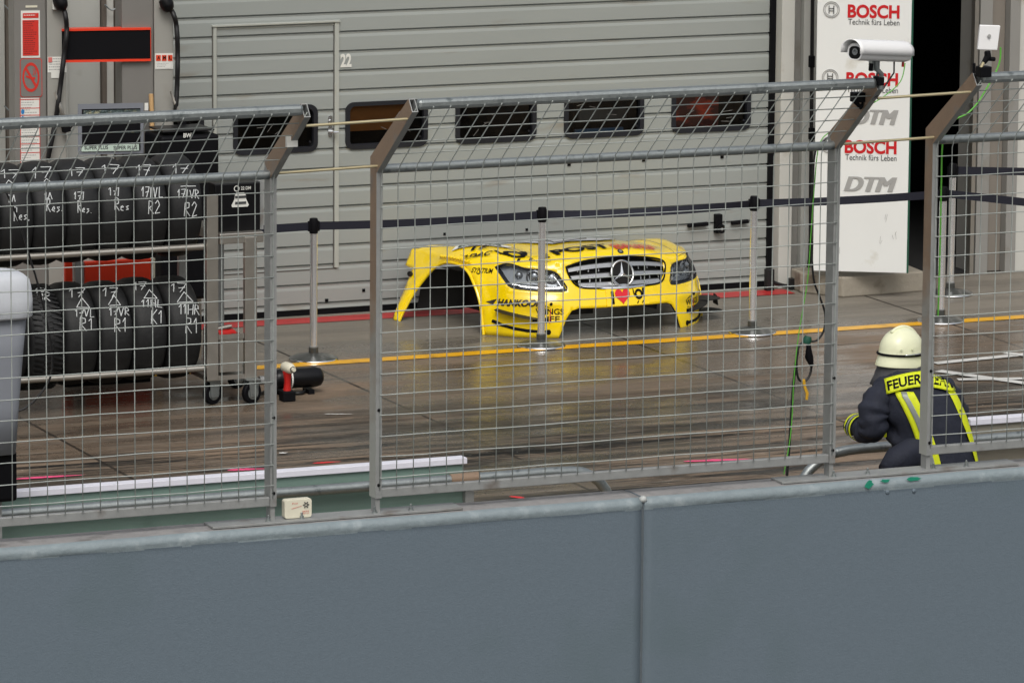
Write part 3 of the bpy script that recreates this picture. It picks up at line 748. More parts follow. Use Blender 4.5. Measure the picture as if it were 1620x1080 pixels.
wbox('pillar', xr[2], xr[3], YD-.05, YD+.3, 0, 4.3, M_facade); wbox('wall', xr[3]+.003, xr[4]+8, YD-.02, YD+.3, 0, 4.3, M_facade2)
wbox('lintel', Xo0, Xo1, YD, YD+.3, 3.3, 4.3, M_facade)
# room behind the doorway (floor, back, sides)
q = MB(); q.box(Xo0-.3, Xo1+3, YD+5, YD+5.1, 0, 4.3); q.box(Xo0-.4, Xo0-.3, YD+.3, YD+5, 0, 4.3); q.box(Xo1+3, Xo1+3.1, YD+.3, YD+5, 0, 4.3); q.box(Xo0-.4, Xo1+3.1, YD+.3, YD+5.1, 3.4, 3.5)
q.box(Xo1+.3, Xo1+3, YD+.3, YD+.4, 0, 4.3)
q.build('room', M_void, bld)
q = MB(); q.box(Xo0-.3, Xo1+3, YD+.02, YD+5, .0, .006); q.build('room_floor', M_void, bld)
# left part of the facade
wbox('wall', 4, DX(-30, 200), YD-.01, YD+.3, 0, 4.3, M_facade2)
for (a, b, m, y) in ((-30, 11, M_beige, .03), (11, 17, M_bstrip, -.02), (17, 108, M_beige, 0), (108, 161, M_beige, .02), (161, 168.5, M_bstrip, -.02), (168.5, 181, M_facade2, .0), (181, 189, M_bstrip, -.03), (189, 192, M_frame, -.01), (192, 250, M_facade, .02)):
    wbox('facade_panel', DX(a, 150)+.002, DX(b, 150)-.002, YD+y, YD+.3, 0, 4.3, m)
q = MB()
for (px, py) in ((13, 15), (13, 174), (172, 14)):
    c = W(px, py, YD-.05); q.tube([c+V3(-.03, 0, .03), c+V3(0, 0, 0), c+V3(.02, 0, -.012), c+V3(.05, 0, -.004)], .006, 6)
each(q, 'wall_hook', M_galv, bld, smooth=True)
wbox('fascia', 4, 30, YD-.15, YD+.6, 4.31, 5.4, M_facade)
wbox('roof', 3.5, 30.5, YD-.3, YD+6, 5.41, 5.6, M_facade)
wbox('back_wall', 4, 30, YD+5.6, YD+5.9, 0, 5.4, M_facade)

# plinth under the board
def plinth():
    A, B, Cc = G(1266, 463), G(1333, 471), G(1462, 461)
    pts = [A, B, Cc, V3(Cc[0]+.05, YD-.14, 0), V3(A[0]+.03, YD-.14, 0)]
    q = MB(); q.prism([(p[0], p[1], .0) for p in pts], (0, 0, .155)); tag(q.build('concrete_plinth', M_plinth, bevel=.012), 'stained low concrete plinth below the white sponsor board', 'plinth')
plinth()
# sponsor board
PA, PB = G(1286, 428, .2), G(1434, 432, .2)
def board():
    A, B = PA, PB; d = nrm(V3(B[0]-A[0], B[1]-A[1], 0)); nn = V3(d[1], -d[0], 0)
    root = thing('sponsor_board', 'tall white sponsor board with red and grey lettering beside the dark doorway', 'board', (A[0], A[1], .2))
    H_ = 3.0; z0 = WP(1433, 432, A, B)[2]
    q = MB(); q.prism([A*V3(1, 1, 0)+V3(0, 0, z0), B*V3(1, 1, 0)+V3(0, 0, z0), B*V3(1, 1, 0)-nn*.035+V3(0, 0, z0), A*V3(1, 1, 0)-nn*.035+V3(0, 0, z0)], (0, 0, H_)); q.build('panel', M_white, root, bevel=.002)
    q = MB(); e = B*V3(1, 1, 0)+d*.001; q.prism([e+V3(0, 0, z0), e+d*.012+V3(0, 0, z0), e+d*.012-nn*.035+V3(0, 0, z0), e-nn*.035+V3(0, 0, z0)], (0, 0, H_)); q.build('edge_strip', M_green, root)
    def put(t, px0, py0, px1, py1, m, name, **k):
        a = WP(px0, py1, A, B); b = WP(px1, py1, A, B); c = WP(px0, py0, A, B)
        wd = np.linalg.norm((b-a)[:2]); ht = c[2]-a[2]
        q = MB(); sh_ = k.pop('thick', 0)
        for i_, o_ in enumerate((0,) if not sh_ else np.linspace(-sh_, sh_, 7)): decal(q, t, wd, ht, lambda x, y: V3(a[0], a[1], a[2])+d*(x+o_)+V3(0, 0, y)+nn*(.0035+.0003*i_), **k)
        q.build(name, m, root)
    def emblem(px, py):
        c = WP(px, py, A, B)+nn*.002; q = MB(); r_ = .062
        for ra, rb in ((r_, r_-.006), (r_-.012, r_-.016)): q.ringd(ra, rb, c, nn)
        q.build('emblem', M_logo, root)
        q = MB()
        for s_ in (-1, 1): q.beam(c+d*s_*.018-V3(0, 0, .03)+nn*.0025, c+d*s_*.018+V3(0, 0, .03)+nn*.0025, .005, .009, nn)
        for s_ in (-1, 1): q.beam(c-d*.018+V3(0, 0, s_*.009)+nn*.0022, c+d*.018+V3(0, 0, s_*.009)+nn*.0022, .004, .004, nn)
        q.build('emblem_mark', M_dtxt, root)
    for (dy, top) in ((0, 6), (107, 113), (214, 220)):
        put('BOSCH', 1341-dy*.022, 7+dy, 1423-dy*.022, 28.5+dy, M_red, 'sponsor_name', bold=.035)
        put('Technik fürs Leben', 1342-dy*.022, 30+dy, 1423-dy*.022, 39+dy, M_dtxt, 'slogan')
        emblem(1315.5-dy*.02, 15.5+dy)
    for (a, b, c, e_) in ((1350, 173, 1419, 196), (1337, 279, 1417, 302)):
        put('DTM', a, b, c, e_, M_logo, 'series_name', thick=.011, shear=.3)
    q = MB()
    for i in range(9):
        px, py = random.choice(((1365, 360), (1400, 350), (1415, 375), (1330, 405), (1405, 405), (1390, 385), (1421, 330))); a = WP(px+random.uniform(-4, 4), py+random.uniform(-4, 4), A, B)+nn*.002
        q.beam(a, a+d*random.uniform(-.01, .015)+V3(0, 0, random.uniform(.02, .06)), .002, .003, nn)
    each(q, 'scuff', M_logo, root)
board()

# ================================================================== FUEL DISPENSERS

DA = W(105, 200, 35.0)*V3(1, 1, 0); DD = V3(math.cos(R(-12)), math.sin(R(-12)), 0); DN = V3(DD[1], -DD[0], 0)   # shared front plane of the fuel point, facing the lane
def DF(px, py, lift=0.0): return WP(px, py, DA+DN*lift, DA+DD+DN*lift)
def dblock(mbx, px0, py0, px1, py1, front, depth, z0=None, z1=None):
    a = DF(px0, py1, front); b = DF(px1, py0, front); za = a[2] if z0 is None else z0; zb = b[2] if z1 is None else z1
    P_ = [V3(a[0], a[1], za), V3(b[0], b[1], za), V3(b[0], b[1], za)-DN*depth, V3(a[0], a[1], za)-DN*depth]
    return mbx.prism(P_, (0, 0, zb-za))
def smooth_px(P_, k=6):
    P_ = [np.array(p, float) for p in P_]; out = []
    for i in range(len(P_)-1):
        p0, p1, p2, p3 = P_[max(i-1, 0)], P_[i], P_[i+1], P_[min(i+2, len(P_)-1)]
        for t in np.linspace(0, 1, k, endpoint=False): out.append(.5*((2*p1)+(-p0+p2)*t+(2*p0-5*p1+4*p2-p3)*t*t+(-p0+3*p1-3*p2+p3)*t**3))
    return out+[P_[-1]]
def dispenser(pxl, pxm, pxr, label, hose, nozzle):
    c = DF(pxl, 300); root = thing('fuel_dispenser', label, 'dispenser', (c[0], c[1], 0), 0, 'grey fuel dispensers')
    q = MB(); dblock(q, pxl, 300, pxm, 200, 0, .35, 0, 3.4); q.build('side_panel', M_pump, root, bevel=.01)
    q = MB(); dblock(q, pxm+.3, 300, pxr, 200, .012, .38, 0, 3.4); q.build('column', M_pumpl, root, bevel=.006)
    q = MB(); q.tube([DF(x, y, .07+.01*math.sin(i)) for i, (x, y) in enumerate(smooth_px(hose))], .0175, 10); q.build('hose', M_cabblk, root, smooth=True)
    c = DF(hose[0][0], hose[0][1], .06); q = MB(); q.lathe([(.02, -.06), (.045, -.04), (.05, 0), (.042, .03), (.022, .05)], c, (.35, -.2, -1), 14); q.build('hose_joint', M_blackg, root, smooth=True)
    q = MB(); a = DF(*nozzle[0], .08); b = DF(*nozzle[1], .08); q.tube([a, a+(b-a)*.35, a+(b-a)*.4, a+(b-a)*.8, b], [.009, .010, .015, .015, .013], 8); n_ = q.build('nozzle', M_steel, root, smooth=True)
    q = MB(); q.beam(b, b+V3(.02, 0, -.10), .05, .055, (0, 1, 0)); q.tube([b+V3(.03, 0, 0), b+V3(.07, 0, -.05), b+V3(.03, 0, -.1)], .006, 6); q.build('nozzle_grip', M_black, n_, bevel=.012)
    return root
d1 = dispenser(23, 75, 106, 'grey fuel dispenser column with red notice and no smoking sign at the far left', [(96, 6), (103, 22), (105.5, 50), (101, 90), (95, 140), (88, 190), (76, 250)], ((87, 146), (101, 186)))
d2 = dispenser(193, 244, 275, 'grey fuel dispenser column beside the garage door with a black hose', [(264, 8), (274, 22), (279.5, 45), (281, 90), (280, 140), (277, 190)], ((270, 144), (286, 186)))
q = MB(); dblock(q, 83, 16, 91, -20, .05, .04); q.build('hose_holder', M_signw, d1, bevel=.004)
q = MB(); dblock(q, 253, 13, 262, -20, .05, .04); q.build('hose_holder', M_signw, d2, bevel=.004)
def plq(px0, py0, px1, py1, m, name, par, lift=.0, th=.003, rad=0):
    a = DF(px0, py1, lift+th); b = DF(px1, py0, lift+th); wd = float(np.linalg.norm((b-a)[:2])); ht = b[2]-a[2]
    q = MB()
    if rad: q.prism([a+DD*x+V3(0, 0, z) for x, z in rrect(0, wd, 0, ht, rad)], -DN*th)
    else: q.prism([a, a+DD*wd, a+DD*wd+V3(0, 0, ht), a+V3(0, 0, ht)], -DN*th)
    q.build(name, m, par); return (a, wd, ht)
def small_print(r_, n, m, par, h=.34, name='small_print'):
    a, wd, ht = r_; q = MB()
    for i in range(n):
        z = ht*(1-(i+.9)/(n+.8)); hh = ht/(n+1)*h; L_ = wd*random.uniform(.5, .9); t = wd*.06
        while t < L_:
            l = wd*random.uniform(.03, .12); o_ = a+DN*.0008+DD*t+V3(0, 0, z); q.add([o_, o_+DD*l, o_+DD*l+V3(0, 0, hh), o_+V3(0, 0, hh)], [(0, 1, 2, 3)]); t += l+wd*.025
    q.build(name, m, par)
plq(33.5, 17, 63, 92, M_signw, 'notice', d1, .001)
r_ = plq(36, 21, 61, 29, M_signr, 'notice_head', d1, .005, .002); small_print(r_, 1, M_signw, d1)
r_ = plq(36, 32, 61, 88.5, M_signr, 'notice_field', d1, .005, .002); small_print(r_, 16, mat('faded print red', (110, 26, 24), .6), d1)
plq(32, 92.6, 66.5, 154.5, M_signr, 'no_smoking_plate', d1, .001, .003, .02); plq(33, 93.6, 65.5, 153.5, M_pump, 'no_smoking_field', d1, .005, .002, .018)
c = DF(49, 122.5, .009); rw_, rh_ = .5*np.linalg.norm((DF(62.5, 122, 0)-DF(35.5, 122, 0))[:2]), .5*(DF(49, 99.5)[2]-DF(49, 146)[2])
q = MB(); n = 44
for k in range(n):
    f = lambda a, s_: c+DD*rw_*s_*math.cos(a)+V3(0, 0, rh_*s_*math.sin(a)); a0, a1 = 2*math.pi*k/n, 2*math.pi*(k+1)/n
    q.add([f(a0, 1), f(a1, 1), f(a1, .80), f(a0, .80)], [(0, 1, 2, 3)])
f = lambda u, v: c+DN*.0005+DD*rw_*u+V3(0, 0, rh_*v)
q.add([f(-.66, .52), f(-.50, .68), f(.66, -.52), f(.50, -.68)], [(0, 1, 2, 3)])
f = lambda u, v: c+DN*.001+DD*rw_*u+V3(0, 0, rh_*v)
q.add([f(-.6, .02), f(-.6, .16), f(.02, .0), f(.5, -.0), f(.5, -.14), f(.0, -.14)], [tuple(range(6))])
for x0 in (.22, .42): q.add([f(x0, .12), f(x0+.06, .12), f(x0+.2, .34), f(x0+.1, .6), f(x0+.04, .6), f(x0+.12, .34)], [tuple(range(6))])
q.build('no_smoking_mark', M_signr, d1)
sh = plq(32.5, 155, 63, 262, M_signw, 'instruction_sheet', d1, .001); small_print(sh, 26, M_logo, d1, .3)
q = MB(); a, wd, ht = sh
for k in (0, .13, .235, .345, .55, .66, .79): o_ = a+DN*.0014+V3(0, 0, ht*(1-k)-.012); q.add([o_, o_+DD*wd, o_+DD*wd+V3(0, 0, .005), o_+V3(0, 0, .005)], [(0, 1, 2, 3)])
for x in (0, wd-.004): o_ = a+DN*.0018+DD*x; q.add([o_, o_+DD*.004, o_+DD*.004+V3(0, 0, ht), o_+V3(0, 0, ht)], [(0, 1, 2, 3)])
q.build('red_rule', M_signr, d1)
q = MB()
for (px, py, m_) in ((36, 177, 0), (36, 188, 0)): o_ = DF(px, py, .006); q.add([o_+DD*.012*math.cos(t)+V3(0, 0, .018*math.sin(t)) for t in np.linspace(0, 2*math.pi, 12, endpoint=False)], [tuple(range(12))])
q.build('blue_symbol', mat('sign blue', (40, 120, 180), .5), d1)
r_ = plq(75.5, 90, 105, 115, M_signw, 'label', d1, .014); small_print(r_, 5, M_logo, d1)
plq(81, 114.6, 95, 124, M_signw, 'small_label', d1, .014); plq(76.5, 91, 82.5, 99, mat('faded red print', (206, 110, 104), .6), 'label_mark', d1, .018)
plq(245.5, 84.5, 274, 110, M_signw, 'label', d2, .014)
for a_, ch in ((247, 'A'), (256.2, 'M'), (265.6, 'L')):
    r_ = plq(a_, 87.5, a_+7.3, 96.8, mat('hazard orange', (216, 70, 34), .5), 'hazard_mark', d2, .018)
    q = MB(); decal(q, ch, .020, .026, lambda x, y: r_[0]+DD*(x+.008)+V3(0, 0, y+.009)+DN*.0008, bold=.03); q.build('hazard_letter', M_black, d2)
r_ = plq(246.5, 98.5, 272.5, 108.5, M_signw, 'label_text_field', d2, .0175, .001); small_print(r_, 3, M_logo, d2)
plq(40.5, 9, 59, 12.5, M_cream, 'vent_slot', d1, .001)
q = MB(); c = DF(68, 70, .0); 
# header board between the dispensers
hb = thing('display_board', 'black board edged in red between the two fuel dispensers', 'board', tuple(DF(104, 96)))
q = MB(); dblock(q, 98, 95.5, 237.9, 47.7, .026, .08); q.build('board', M_black, hb)
q = MB(); dblock(q, 98, 97, 239, 95.6, .034, .09); q.build('edge', M_orange, hb); q = MB(); dblock(q, 98, 47.6, 239, 46.4, .034, .09); q.build('edge', M_orange, hb); q = MB(); dblock(q, 238, 95.5, 239, 47.7, .0335, .089); q.build('edge', M_orange, hb)
# SUPER PLUS cabinet
CL = .12
cb = thing('pump_cabinet', 'grey pump cabinet with a dark display window reading SUPER PLUS', 'cabinet', tuple(DF(123, 246, CL)*V3(1, 1, 0)))
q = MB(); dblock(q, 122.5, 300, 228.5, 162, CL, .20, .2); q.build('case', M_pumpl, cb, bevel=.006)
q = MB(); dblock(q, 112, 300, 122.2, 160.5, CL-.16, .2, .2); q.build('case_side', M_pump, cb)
def cq(px0, py0, px1, py1, m, name, lift, th=.004): return plq(px0, py0, px1, py1, m, name, cb, CL+lift, th)
cq(123.5, 163, 227, 245, M_cab, 'front_plate', .001); cq(130, 171.5, 222, 239.5, M_black, 'display', .006)
M_refl = mat('crumpled reflective display film', (84, 98, 98), .2, .4, var=.6, scale=40, bump=1, bscale=60, stain=((176, 172, 140), 16, .54))
cq(132, 173.5, 221, 188, M_refl, 'display_film', .011); cq(133, 190, 158, 194, M_refl, 'display_film', .011); cq(150, 209, 220, 211, M_refl, 'display_film', .011)
cq(129, 228, 220, 240, M_pale, 'grade_strip', .011)
for px in (133.5, 179.5):
    p0 = DF(px, 237, CL+.0165); q = MB(); decal(q, 'SUPER PLUS',   .164, .026, lambda x, y: p0+DD*x+V3(0, 0, y), bold=.016); q.build('grade_text', M_dtxt, cb)
r_ = cq(228.8, 163, 234.5, 175, M_signw, 'sticker', -.0)
# wooden stick beside the cabinet
q = MB(); p1 = DF(239, 149, .1); q.tube([(p1[0]+.05, p1[1]-.02, 0), tuple(p1)], [.0175, .0165], 10); tag(q.build('wooden_stick', M_wood, smooth=True), 'light wooden stick standing right of the pump cabinet', 'stick')

# black bag and black box behind the tyres
def blob_box(name, label, cat, px0, py0, px1, py1, Y, dep, m, par=None, bev=.03, z0=None):
    a = W(px0, py1, Y); b = W(px1, py0, Y); q = MB(); q.box(a[0], b[0], Y, Y+dep, a[2] if z0 is None else z0, b[2])
    o = q.build(name, m, par, bevel=bev)
    if par is None: tag(o, label, cat)
    return o, a, b
eq = thing('equipment_case', 'black equipment case with a soft top behind the upper tyre row', 'case', tuple(W(300, 330, 34.4)*V3(1, 1, 0)))
blob_box('case', '', '', 255, 212, 347, 330, 34.4, .35, M_black, eq, .02, z0=.5)
blob_box('lid', '', '', 258, 204, 340, 211, 34.42, .3, M_blackg, eq, .02)
q = MB(); a = W(255, 300, 34.4); b = W(347, 300, 34.4); q.box(a[0]+.03, a[0]+.06, 34.43, 34.46, 0, .5); q.box(b[0]-.06, b[0]-.03, 34.43, 34.46, 0, .5); q.box(a[0]+.03, a[0]+.06, 34.68, 34.71, 0, .5); q.box(b[0]-.06, b[0]-.03, 34.68, 34.71, 0, .5); each(q, 'leg', M_steel, eq)
q = MB(); c = W(290, 218, 34.39); decal(q, 'BW', .06, .03, flat_fn(c+V3(0, -.002, 0), (1, 0, 0), (0, 0, 1)), bold=.03); q.build('white_mark', M_signw, eq)

# orange box between the tyre rows + panel behind
Yo = 34.1
ob = thing('orange_panel', 'orange red flat panel standing behind the tyre rack', 'panel', tuple(W(175, 425, Yo)*V3(1, 1, 0)))
a = W(135, 441, Yo); b = W(239, 409, Yo); q = MB(); q.box(a[0], b[0], Yo, Yo+.06, .06, b[2]); q.build('case', M_orange, ob, bevel=.006)
q = MB(); a2 = W(239.3, 441, Yo); b2 = W(245, 409, Yo); q.box(b[0]+.001, b2[0], Yo-.004, Yo+.06, .06, b[2]); q.build('edge_strip', M_cream, ob)
q = MB(); a2 = W(103, 441, Yo); b2 = W(115, 411, Yo); q.box(a2[0], b2[0], Yo, Yo+.06, .06, b2[2]); q.build('end_piece', M_orange, ob, bevel=.006)
q = MB(); a2 = W(120, 441, Yo); b2 = W(133, 411, Yo); q.box(a2[0], b2[0], Yo+.01, Yo+.05, .06, b2[2]); q.build('hinge', M_galvd, ob)
q = MB(); q.box(W(103, 441, Yo)[0], b[0], Yo+.02, Yo+.05, 0, .058); q.build('base', M_black, ob)

# ================================================================== TYRE RACK
YR = 33.42          # tyre axis depth
TR = .345
def tyre_mesh(tread):
    k_ = TR/.335
    prof = [(r_*k_, h) for r_, h in [(.215, -.100), (.24, -.112), (.265, -.117), (.288, -.114), (.305, -.106), (.320, -.090), (.3305, -.062), (.335, 0), (.3305, .062), (.320, .090), (.305, .106), (.288, .114), (.265, .117), (.24, .112), (.215, .100), (.205, .098), (.205, -.098)]]
    q = MB(); q.lathe(prof, (0, 0, 0), (1, 0, 0), 64, close=True)
    if tread:
        for k in range(56):
            a = 2*math.pi*k/56
            for x0, x1, sh in ((-.1, -.035, .05), (-.03, .03, -.04), (.035, .1, .05)):
                for j in range(2):
                    aa = a+j*.055; r1 = TR+.005
                    p = []
                    for xx, da in ((x0, 0), (x1, sh), (x1, sh+.036), (x0, .036)):
                        p.append(V3(xx, r1*math.cos(aa+da), r1*math.sin(aa+da))); 
                    lo = [V3(v[0], v[1]*.97, v[2]*.97) for v in p]; q.hexa(lo+p) if j == 0 else None
    return q
def tyre(label, cx, cz, group, tread=False, proto=[None, None]):
    root = thing('racing_tyre', label, 'tyre', (cx, YR, cz), 0, group)
    if proto[tread] is None:
        q = tyre_mesh(tread); o = q.build('rubber', M_tyre, root, smooth=True, local=True)
        k_ = TR/.335; r_ = MB(); r_.lathe([(p_[0]*k_, p_[1]) for p_ in [(.2048, -.1), (.2048, .1), (.19, .1), (.18, .03), (.05, .02), (.05, -.03), (.18, -.02), (.19, -.1)]], (0, 0, 0), (1, 0, 0), 40, close=True); r2 = r_.build('rim', M_rim, root, smooth=True, local=True)
        proto[tread] = (o, r2)
    else:
        for s_ in proto[tread]:
            c = s_.copy(); scn.collection.objects.link(c); c.parent = root
    root.rotation_euler = (random.uniform(-.3, .3)*0, 0, 0)
    return root
GL = {'1': [[(0, .7), (.35, 1), (.35, 0)]], '7': [[(0, 1), (.7, 1), (.25, 0)], [(.1, .5), (.6, .52)]], 'R': [[(0, 0), (.05, 1), (.5, .9), (.5, .6), (.05, .5), (.6, 0)]],
      'e': [[(0, .3), (.5, .35), (.4, .6), (.1, .5), (.1, .1), (.5, .05)]], 's': [[(.5, .6), (.1, .5), (.45, .2), (.05, 0)]], '.': [[(.1, 0), (.16, .04)]],
      'V': [[(0, 1), (.3, 0), (.6, 1)]], 'L': [[(.1, 1), (.05, 0), (.6, .05)]], 'H': [[(.05, 0), (.1, 1)], [(.6, 0), (.6, 1)], [(.1, .5), (.6, .52)]],
      'K': [[(.05, 0), (.1, 1)], [(.6, 1), (.1, .45), (.65, 0)]], '2': [[(0, .8), (.3, 1), (.55, .75), (0, 0), (.6, .05)]], 'A': [[(0, 0), (.3, 1), (.6, 0)]],
      '^': [[(0, 0), (.35, 1), (.85, 0), (0, 0)]], '/': [[(.1, 0), (.25, 1)]], '-': [[(0, .5), (.9, .6)]], 'N': [[(0, 0), (.1, 1), (.5, 0), (.6, 1)]]}
def chalk(root, lines):
    """lines: (text, x0, y0, x1, y1) as seen on the tread; each box is laid onto the tyre surface"""
    q = MB(); cx, cz = root.location[0], root.location[2]
    def hit(px, py):
        d = nrm(ray(px, py)); o_ = CAM-V3(0, YR, cz); b_ = o_[1]*d[1]+o_[2]*d[2]; A = d[1]**2+d[2]**2; c_ = o_[1]**2+o_[2]**2-(TR+.0015)**2
        t = (-b_-math.sqrt(max(0, b_*b_-A*c_)))/A; p = o_+d*t; x = p[0]-cx; cr = TR+.002-.0125*max(0, (abs(x)-.055)/.035)**2
        l = math.hypot(p[1], p[2]); return V3(max(-.096, min(.096, x)), p[1]/l*cr, p[2]/l*cr)
    for t, x0, y0, x1, y1 in lines:
        W_ = sum(.55 if ch in '1./' else .85 for ch in t); x = x0; ht = y1-y0
        for ch in t:
            cw = (x1-x0)*(.55 if ch in '1./' else .85)/W_; gw_ = cw*.8/.65
            if ch == '^': gw_ = cw*1.1
            for st in GL[ch]:
                pts = [(x+p[0]*gw_+random.uniform(-.06, .06)*cw, y1-p[1]*ht*(.62 if ch in 'es' else 1)+random.uniform(-.06, .06)*ht) for p in st]
                for (a, b) in zip(pts[:-1], pts[1:]):
                    n = max(1, int(math.hypot(b[0]-a[0], b[1]-a[1])/5)); q.tube([hit(a[0]+(b[0]-a[0])*i/n, a[1]+(b[1]-a[1])*i/n) for i in range(n+1)], .0032, 4)
            x += cw
    q.build('chalk_mark', M_chalk, root, local=True)
z_lr = W(200, 590.5, YR-.275)[2]; z_ur = W(200, 397, YR-.275)[2]
def czp(py):   # axle height whose tyre middle shows at py
    return W(200, py, YR)[2]
zlow, zup = z_lr+.243, z_ur+.243
def cxp(px, py): return W(px, py, YR-.33)[0]
U = [(-27, 'chalked racing tyre at the cut left end of the upper row', [('17', -50, 270, -22, 283)]),
     (29, 'upper row racing tyre chalked Res, second from the left', [('17', 2, 269, 33, 282), ('^', 8, 285, 24, 293), ('1A', 12, 308, 27, 320), ('Res.', 22, 327, 50, 349)]),
     (82, 'upper row racing tyre chalked Res, third from the left', [('17', 51, 265, 84, 281), ('^', 68, 283, 84, 290), ('1A', 70, 304, 85, 316), ('Res.', 74, 314, 102, 335)]),
     (135, 'upper row racing tyre chalked Res, fourth from the left', [('17', 109, 266, 135, 279), ('17/', 117, 304, 136, 316), ('Res.', 123, 318, 148, 337)]),
     (188, 'upper row racing tyre chalked Res, fifth from the left', [('17', 161, 261, 191, 275), ('17/', 172, 296, 192, 310), ('Res', 182, 313, 207, 333)]),
     (242, 'upper row racing tyre chalked VL R2', [('17', 216, 261, 241, 278), ('17/VL', 224, 296, 259, 312), ('R2', 235, 318, 256, 338)]),
     (297, 'upper row racing tyre chalked VR R2 at the right end', [('17', 273, 260, 301, 275), ('--', 285, 291, 309, 299), ('17/VR', 281, 300, 317, 314), ('R2', 292, 320, 315, 342)])]
Lr = [(22, 'lower row racing tyre half hidden behind the white covered stand', [('1', 10, 456, 15, 469)], False),
      (77, 'treaded wet tyre in the lower row, faintly chalked', [('17', 56, 456, 72, 467), ('1R', 64, 462, 82, 476)], True),
      (132, 'lower row racing tyre chalked VL R1', [('17', 109, 456, 137, 470), ('^', 121, 471, 143, 486), ('17VL', 119, 489, 151, 501), ('R1', 127, 503, 149, 523)], False),
      (187, 'lower row racing tyre chalked VR R1', [('17', 163, 455, 189, 469), ('^', 172, 468, 193, 483), ('17VR', 173, 486, 207, 499), ('R1', 181, 503, 203, 524)], False),
      (241, 'lower row racing tyre chalked HL K1', [('17', 211, 446, 233, 459), ('^', 227, 459, 249, 472), ('11HL', 224, 474, 260, 486), ('K1', 238, 491, 260, 512)], False),
      (296, 'lower row racing tyre chalked HR R1 at the right end', [('17', 271, 448, 296, 462), ('^', 281, 462, 307, 478), ('11HR', 283, 481, 319, 497), ('R1', 294, 502, 315, 526)], False)]
for px, lb, ch in U:
    t = tyre(lb, cxp(px, 333), zup+random.uniform(-.008, .008), 'racing tyres in the upper row of the rack'); chalk(t, ch)
for px, lb, ch, tr in Lr:
    t = tyre(lb, cxp(px, 519), zlow+random.uniform(-.008, .008), 'racing tyres in the lower row of the rack', tr); chalk(t, ch)
def rack():
    xe = W(327, 450, YR-.3)[0]; x0 = xe-2.6
    root = thing('tyre_trolley', 'steel tyre trolley on castors holding two rows of chalked racing tyres', 'trolley', (xe, YR, 0))
    for z in (z_lr, z_ur):
        for s_ in (-1, 1):
            q = MB(); q.tube([(x0, YR+s_*.275, z), (xe-.01, YR+s_*.275, z)], .022, 12); q.build('rail', M_steel, root, smooth=True)
    ztp = W(337, 308, YR-.3)[2]
    yf, yb_ = YR-.30, YR+.30
    for nm, px0, px1, y, zt_ in (('upright', 326, 344, yf, ztp), ('upright', 386, 405, yf, W(395, 374, yf)[2])):
        a = W(px0, 450, y)[0]; b = W(px1, 450, y)[0]; q = MB(); q.box(a, b, y-.02, y+.02, .17, zt_); q.build(nm, M_steel, root, bevel=.004)
    a = W(326, 450, yf)[0]; b = W(405, 450, yf)[0]
    for x_ in (a+.02, b-.06): q = MB(); q.box(x_, x_+.05, yb_-.02, yb_+.02, .17, 1.1); q.build('upright', M_galvd, root, bevel=.004)
    zs = W(370, 385, yf)[2]; q = MB(); q.box(a+.092, b+.05, yf-.015, yb_+.02, zs, zs+.07); q.build('shelf', M_steel, root, bevel=.006)
    zt0, zt1 = W(370, 587, yf)[2], W(370, 528, yf)[2]
    q = MB(); x_0, x_1 = a+.092, b-.1
    q.box(x_0, x_1, yf-.01, yf, zt0, zt1); q.box(x_0, x_1, yf+.3, yf+.31, zt0, zt1); q.box(x_0, x_1, yf+.001, yf+.299, zt0, zt0+.01); q.box(x_0-.0, x_0+.008, yf+.001, yf+.299, zt0+.011, zt1); q.box(x_1-.008, x_1, yf+.001, yf+.299, zt0+.011, zt1); q.box(x_0-.01, x_1+.01, yf-.018, yf-.011, zt1-.03, zt1+.002); q.build('tray', M_steel, root)
    q = MB(); q.box(a, b, yf-.012, yb_, .17, .2); q.build('base_frame', M_steel, root)
    xl = x0; q = MB(); q.box(xl-.03, xl+.03, yf, yb_, .17, 1.6); q.build('end_frame', M_steel, root)
    def castor(px, py, y):
        c = W(px, py, y); r_ = .075
        q = MB(); q.lathe([(r_-.006, -.018), (r_, -.012), (r_, .012), (r_-.006, .018)], (c[0], y, r_), (.35, -1, 0), 24); w_ = q.build('castor', M_black, root, smooth=True)
        ax = nrm(V3(.35, -1, 0))
        q = MB(); q.lathe([(.045, -.02), (.03, -.022), (.03, .022), (.045, .02)], (c[0], y, r_), ax, 20); q.build('hub', M_galv, w_, smooth=True)
        q = MB()
        for s_ in (-1, 1):
            o_ = V3(c[0], y, 0)+ax*s_*.026; fwd = V3(-ax[1], ax[0], 0)
            q.prism([o_+fwd*-.03+V3(0, 0, .05), o_+fwd*.03+V3(0, 0, .05), o_+fwd*.045+V3(0, 0, .165), o_-fwd*.045+V3(0, 0, .165)], ax*.003*s_)
        q.box(c[0]-.05, c[0]+.05, y-.045, y+.045, .162, .1695); q.build('fork', M_galv, w_)
    castor(336, 606, yf+.05); castor(398, 610, yf-.02); castor(375, 600, yb_-.05)
    q = MB(); q.lathe([(.06, 0), (.06, .03)], (x0, yf, .075), (1, 0, 0), 16); q.lathe([(.06, 0), (.06, .03)], (x0, yb_, .075), (1, 0, 0), 16); q.box(x0-.01, x0+.04, yf-.02, yb_+.02, .06, .169); each(q, 'end_castor', M_black, root)
    # black box on the shelf
    yq = yf+.06; p0 = W(340, 371, yq); p1 = W(412, 288, yq)
    bx = thing('tool_monitor', 'black box with a white emblem on the trolley shelf', 'monitor', (p0[0], yq, zs+.07))
    q = MB(); q.box(p0[0], p1[0], yq, yq+.12, zs+.071, p1[2]); q.build('case', M_blackg, bx, bevel=.008)
    q = MB(); c = W(367, 328, yq-.003); 
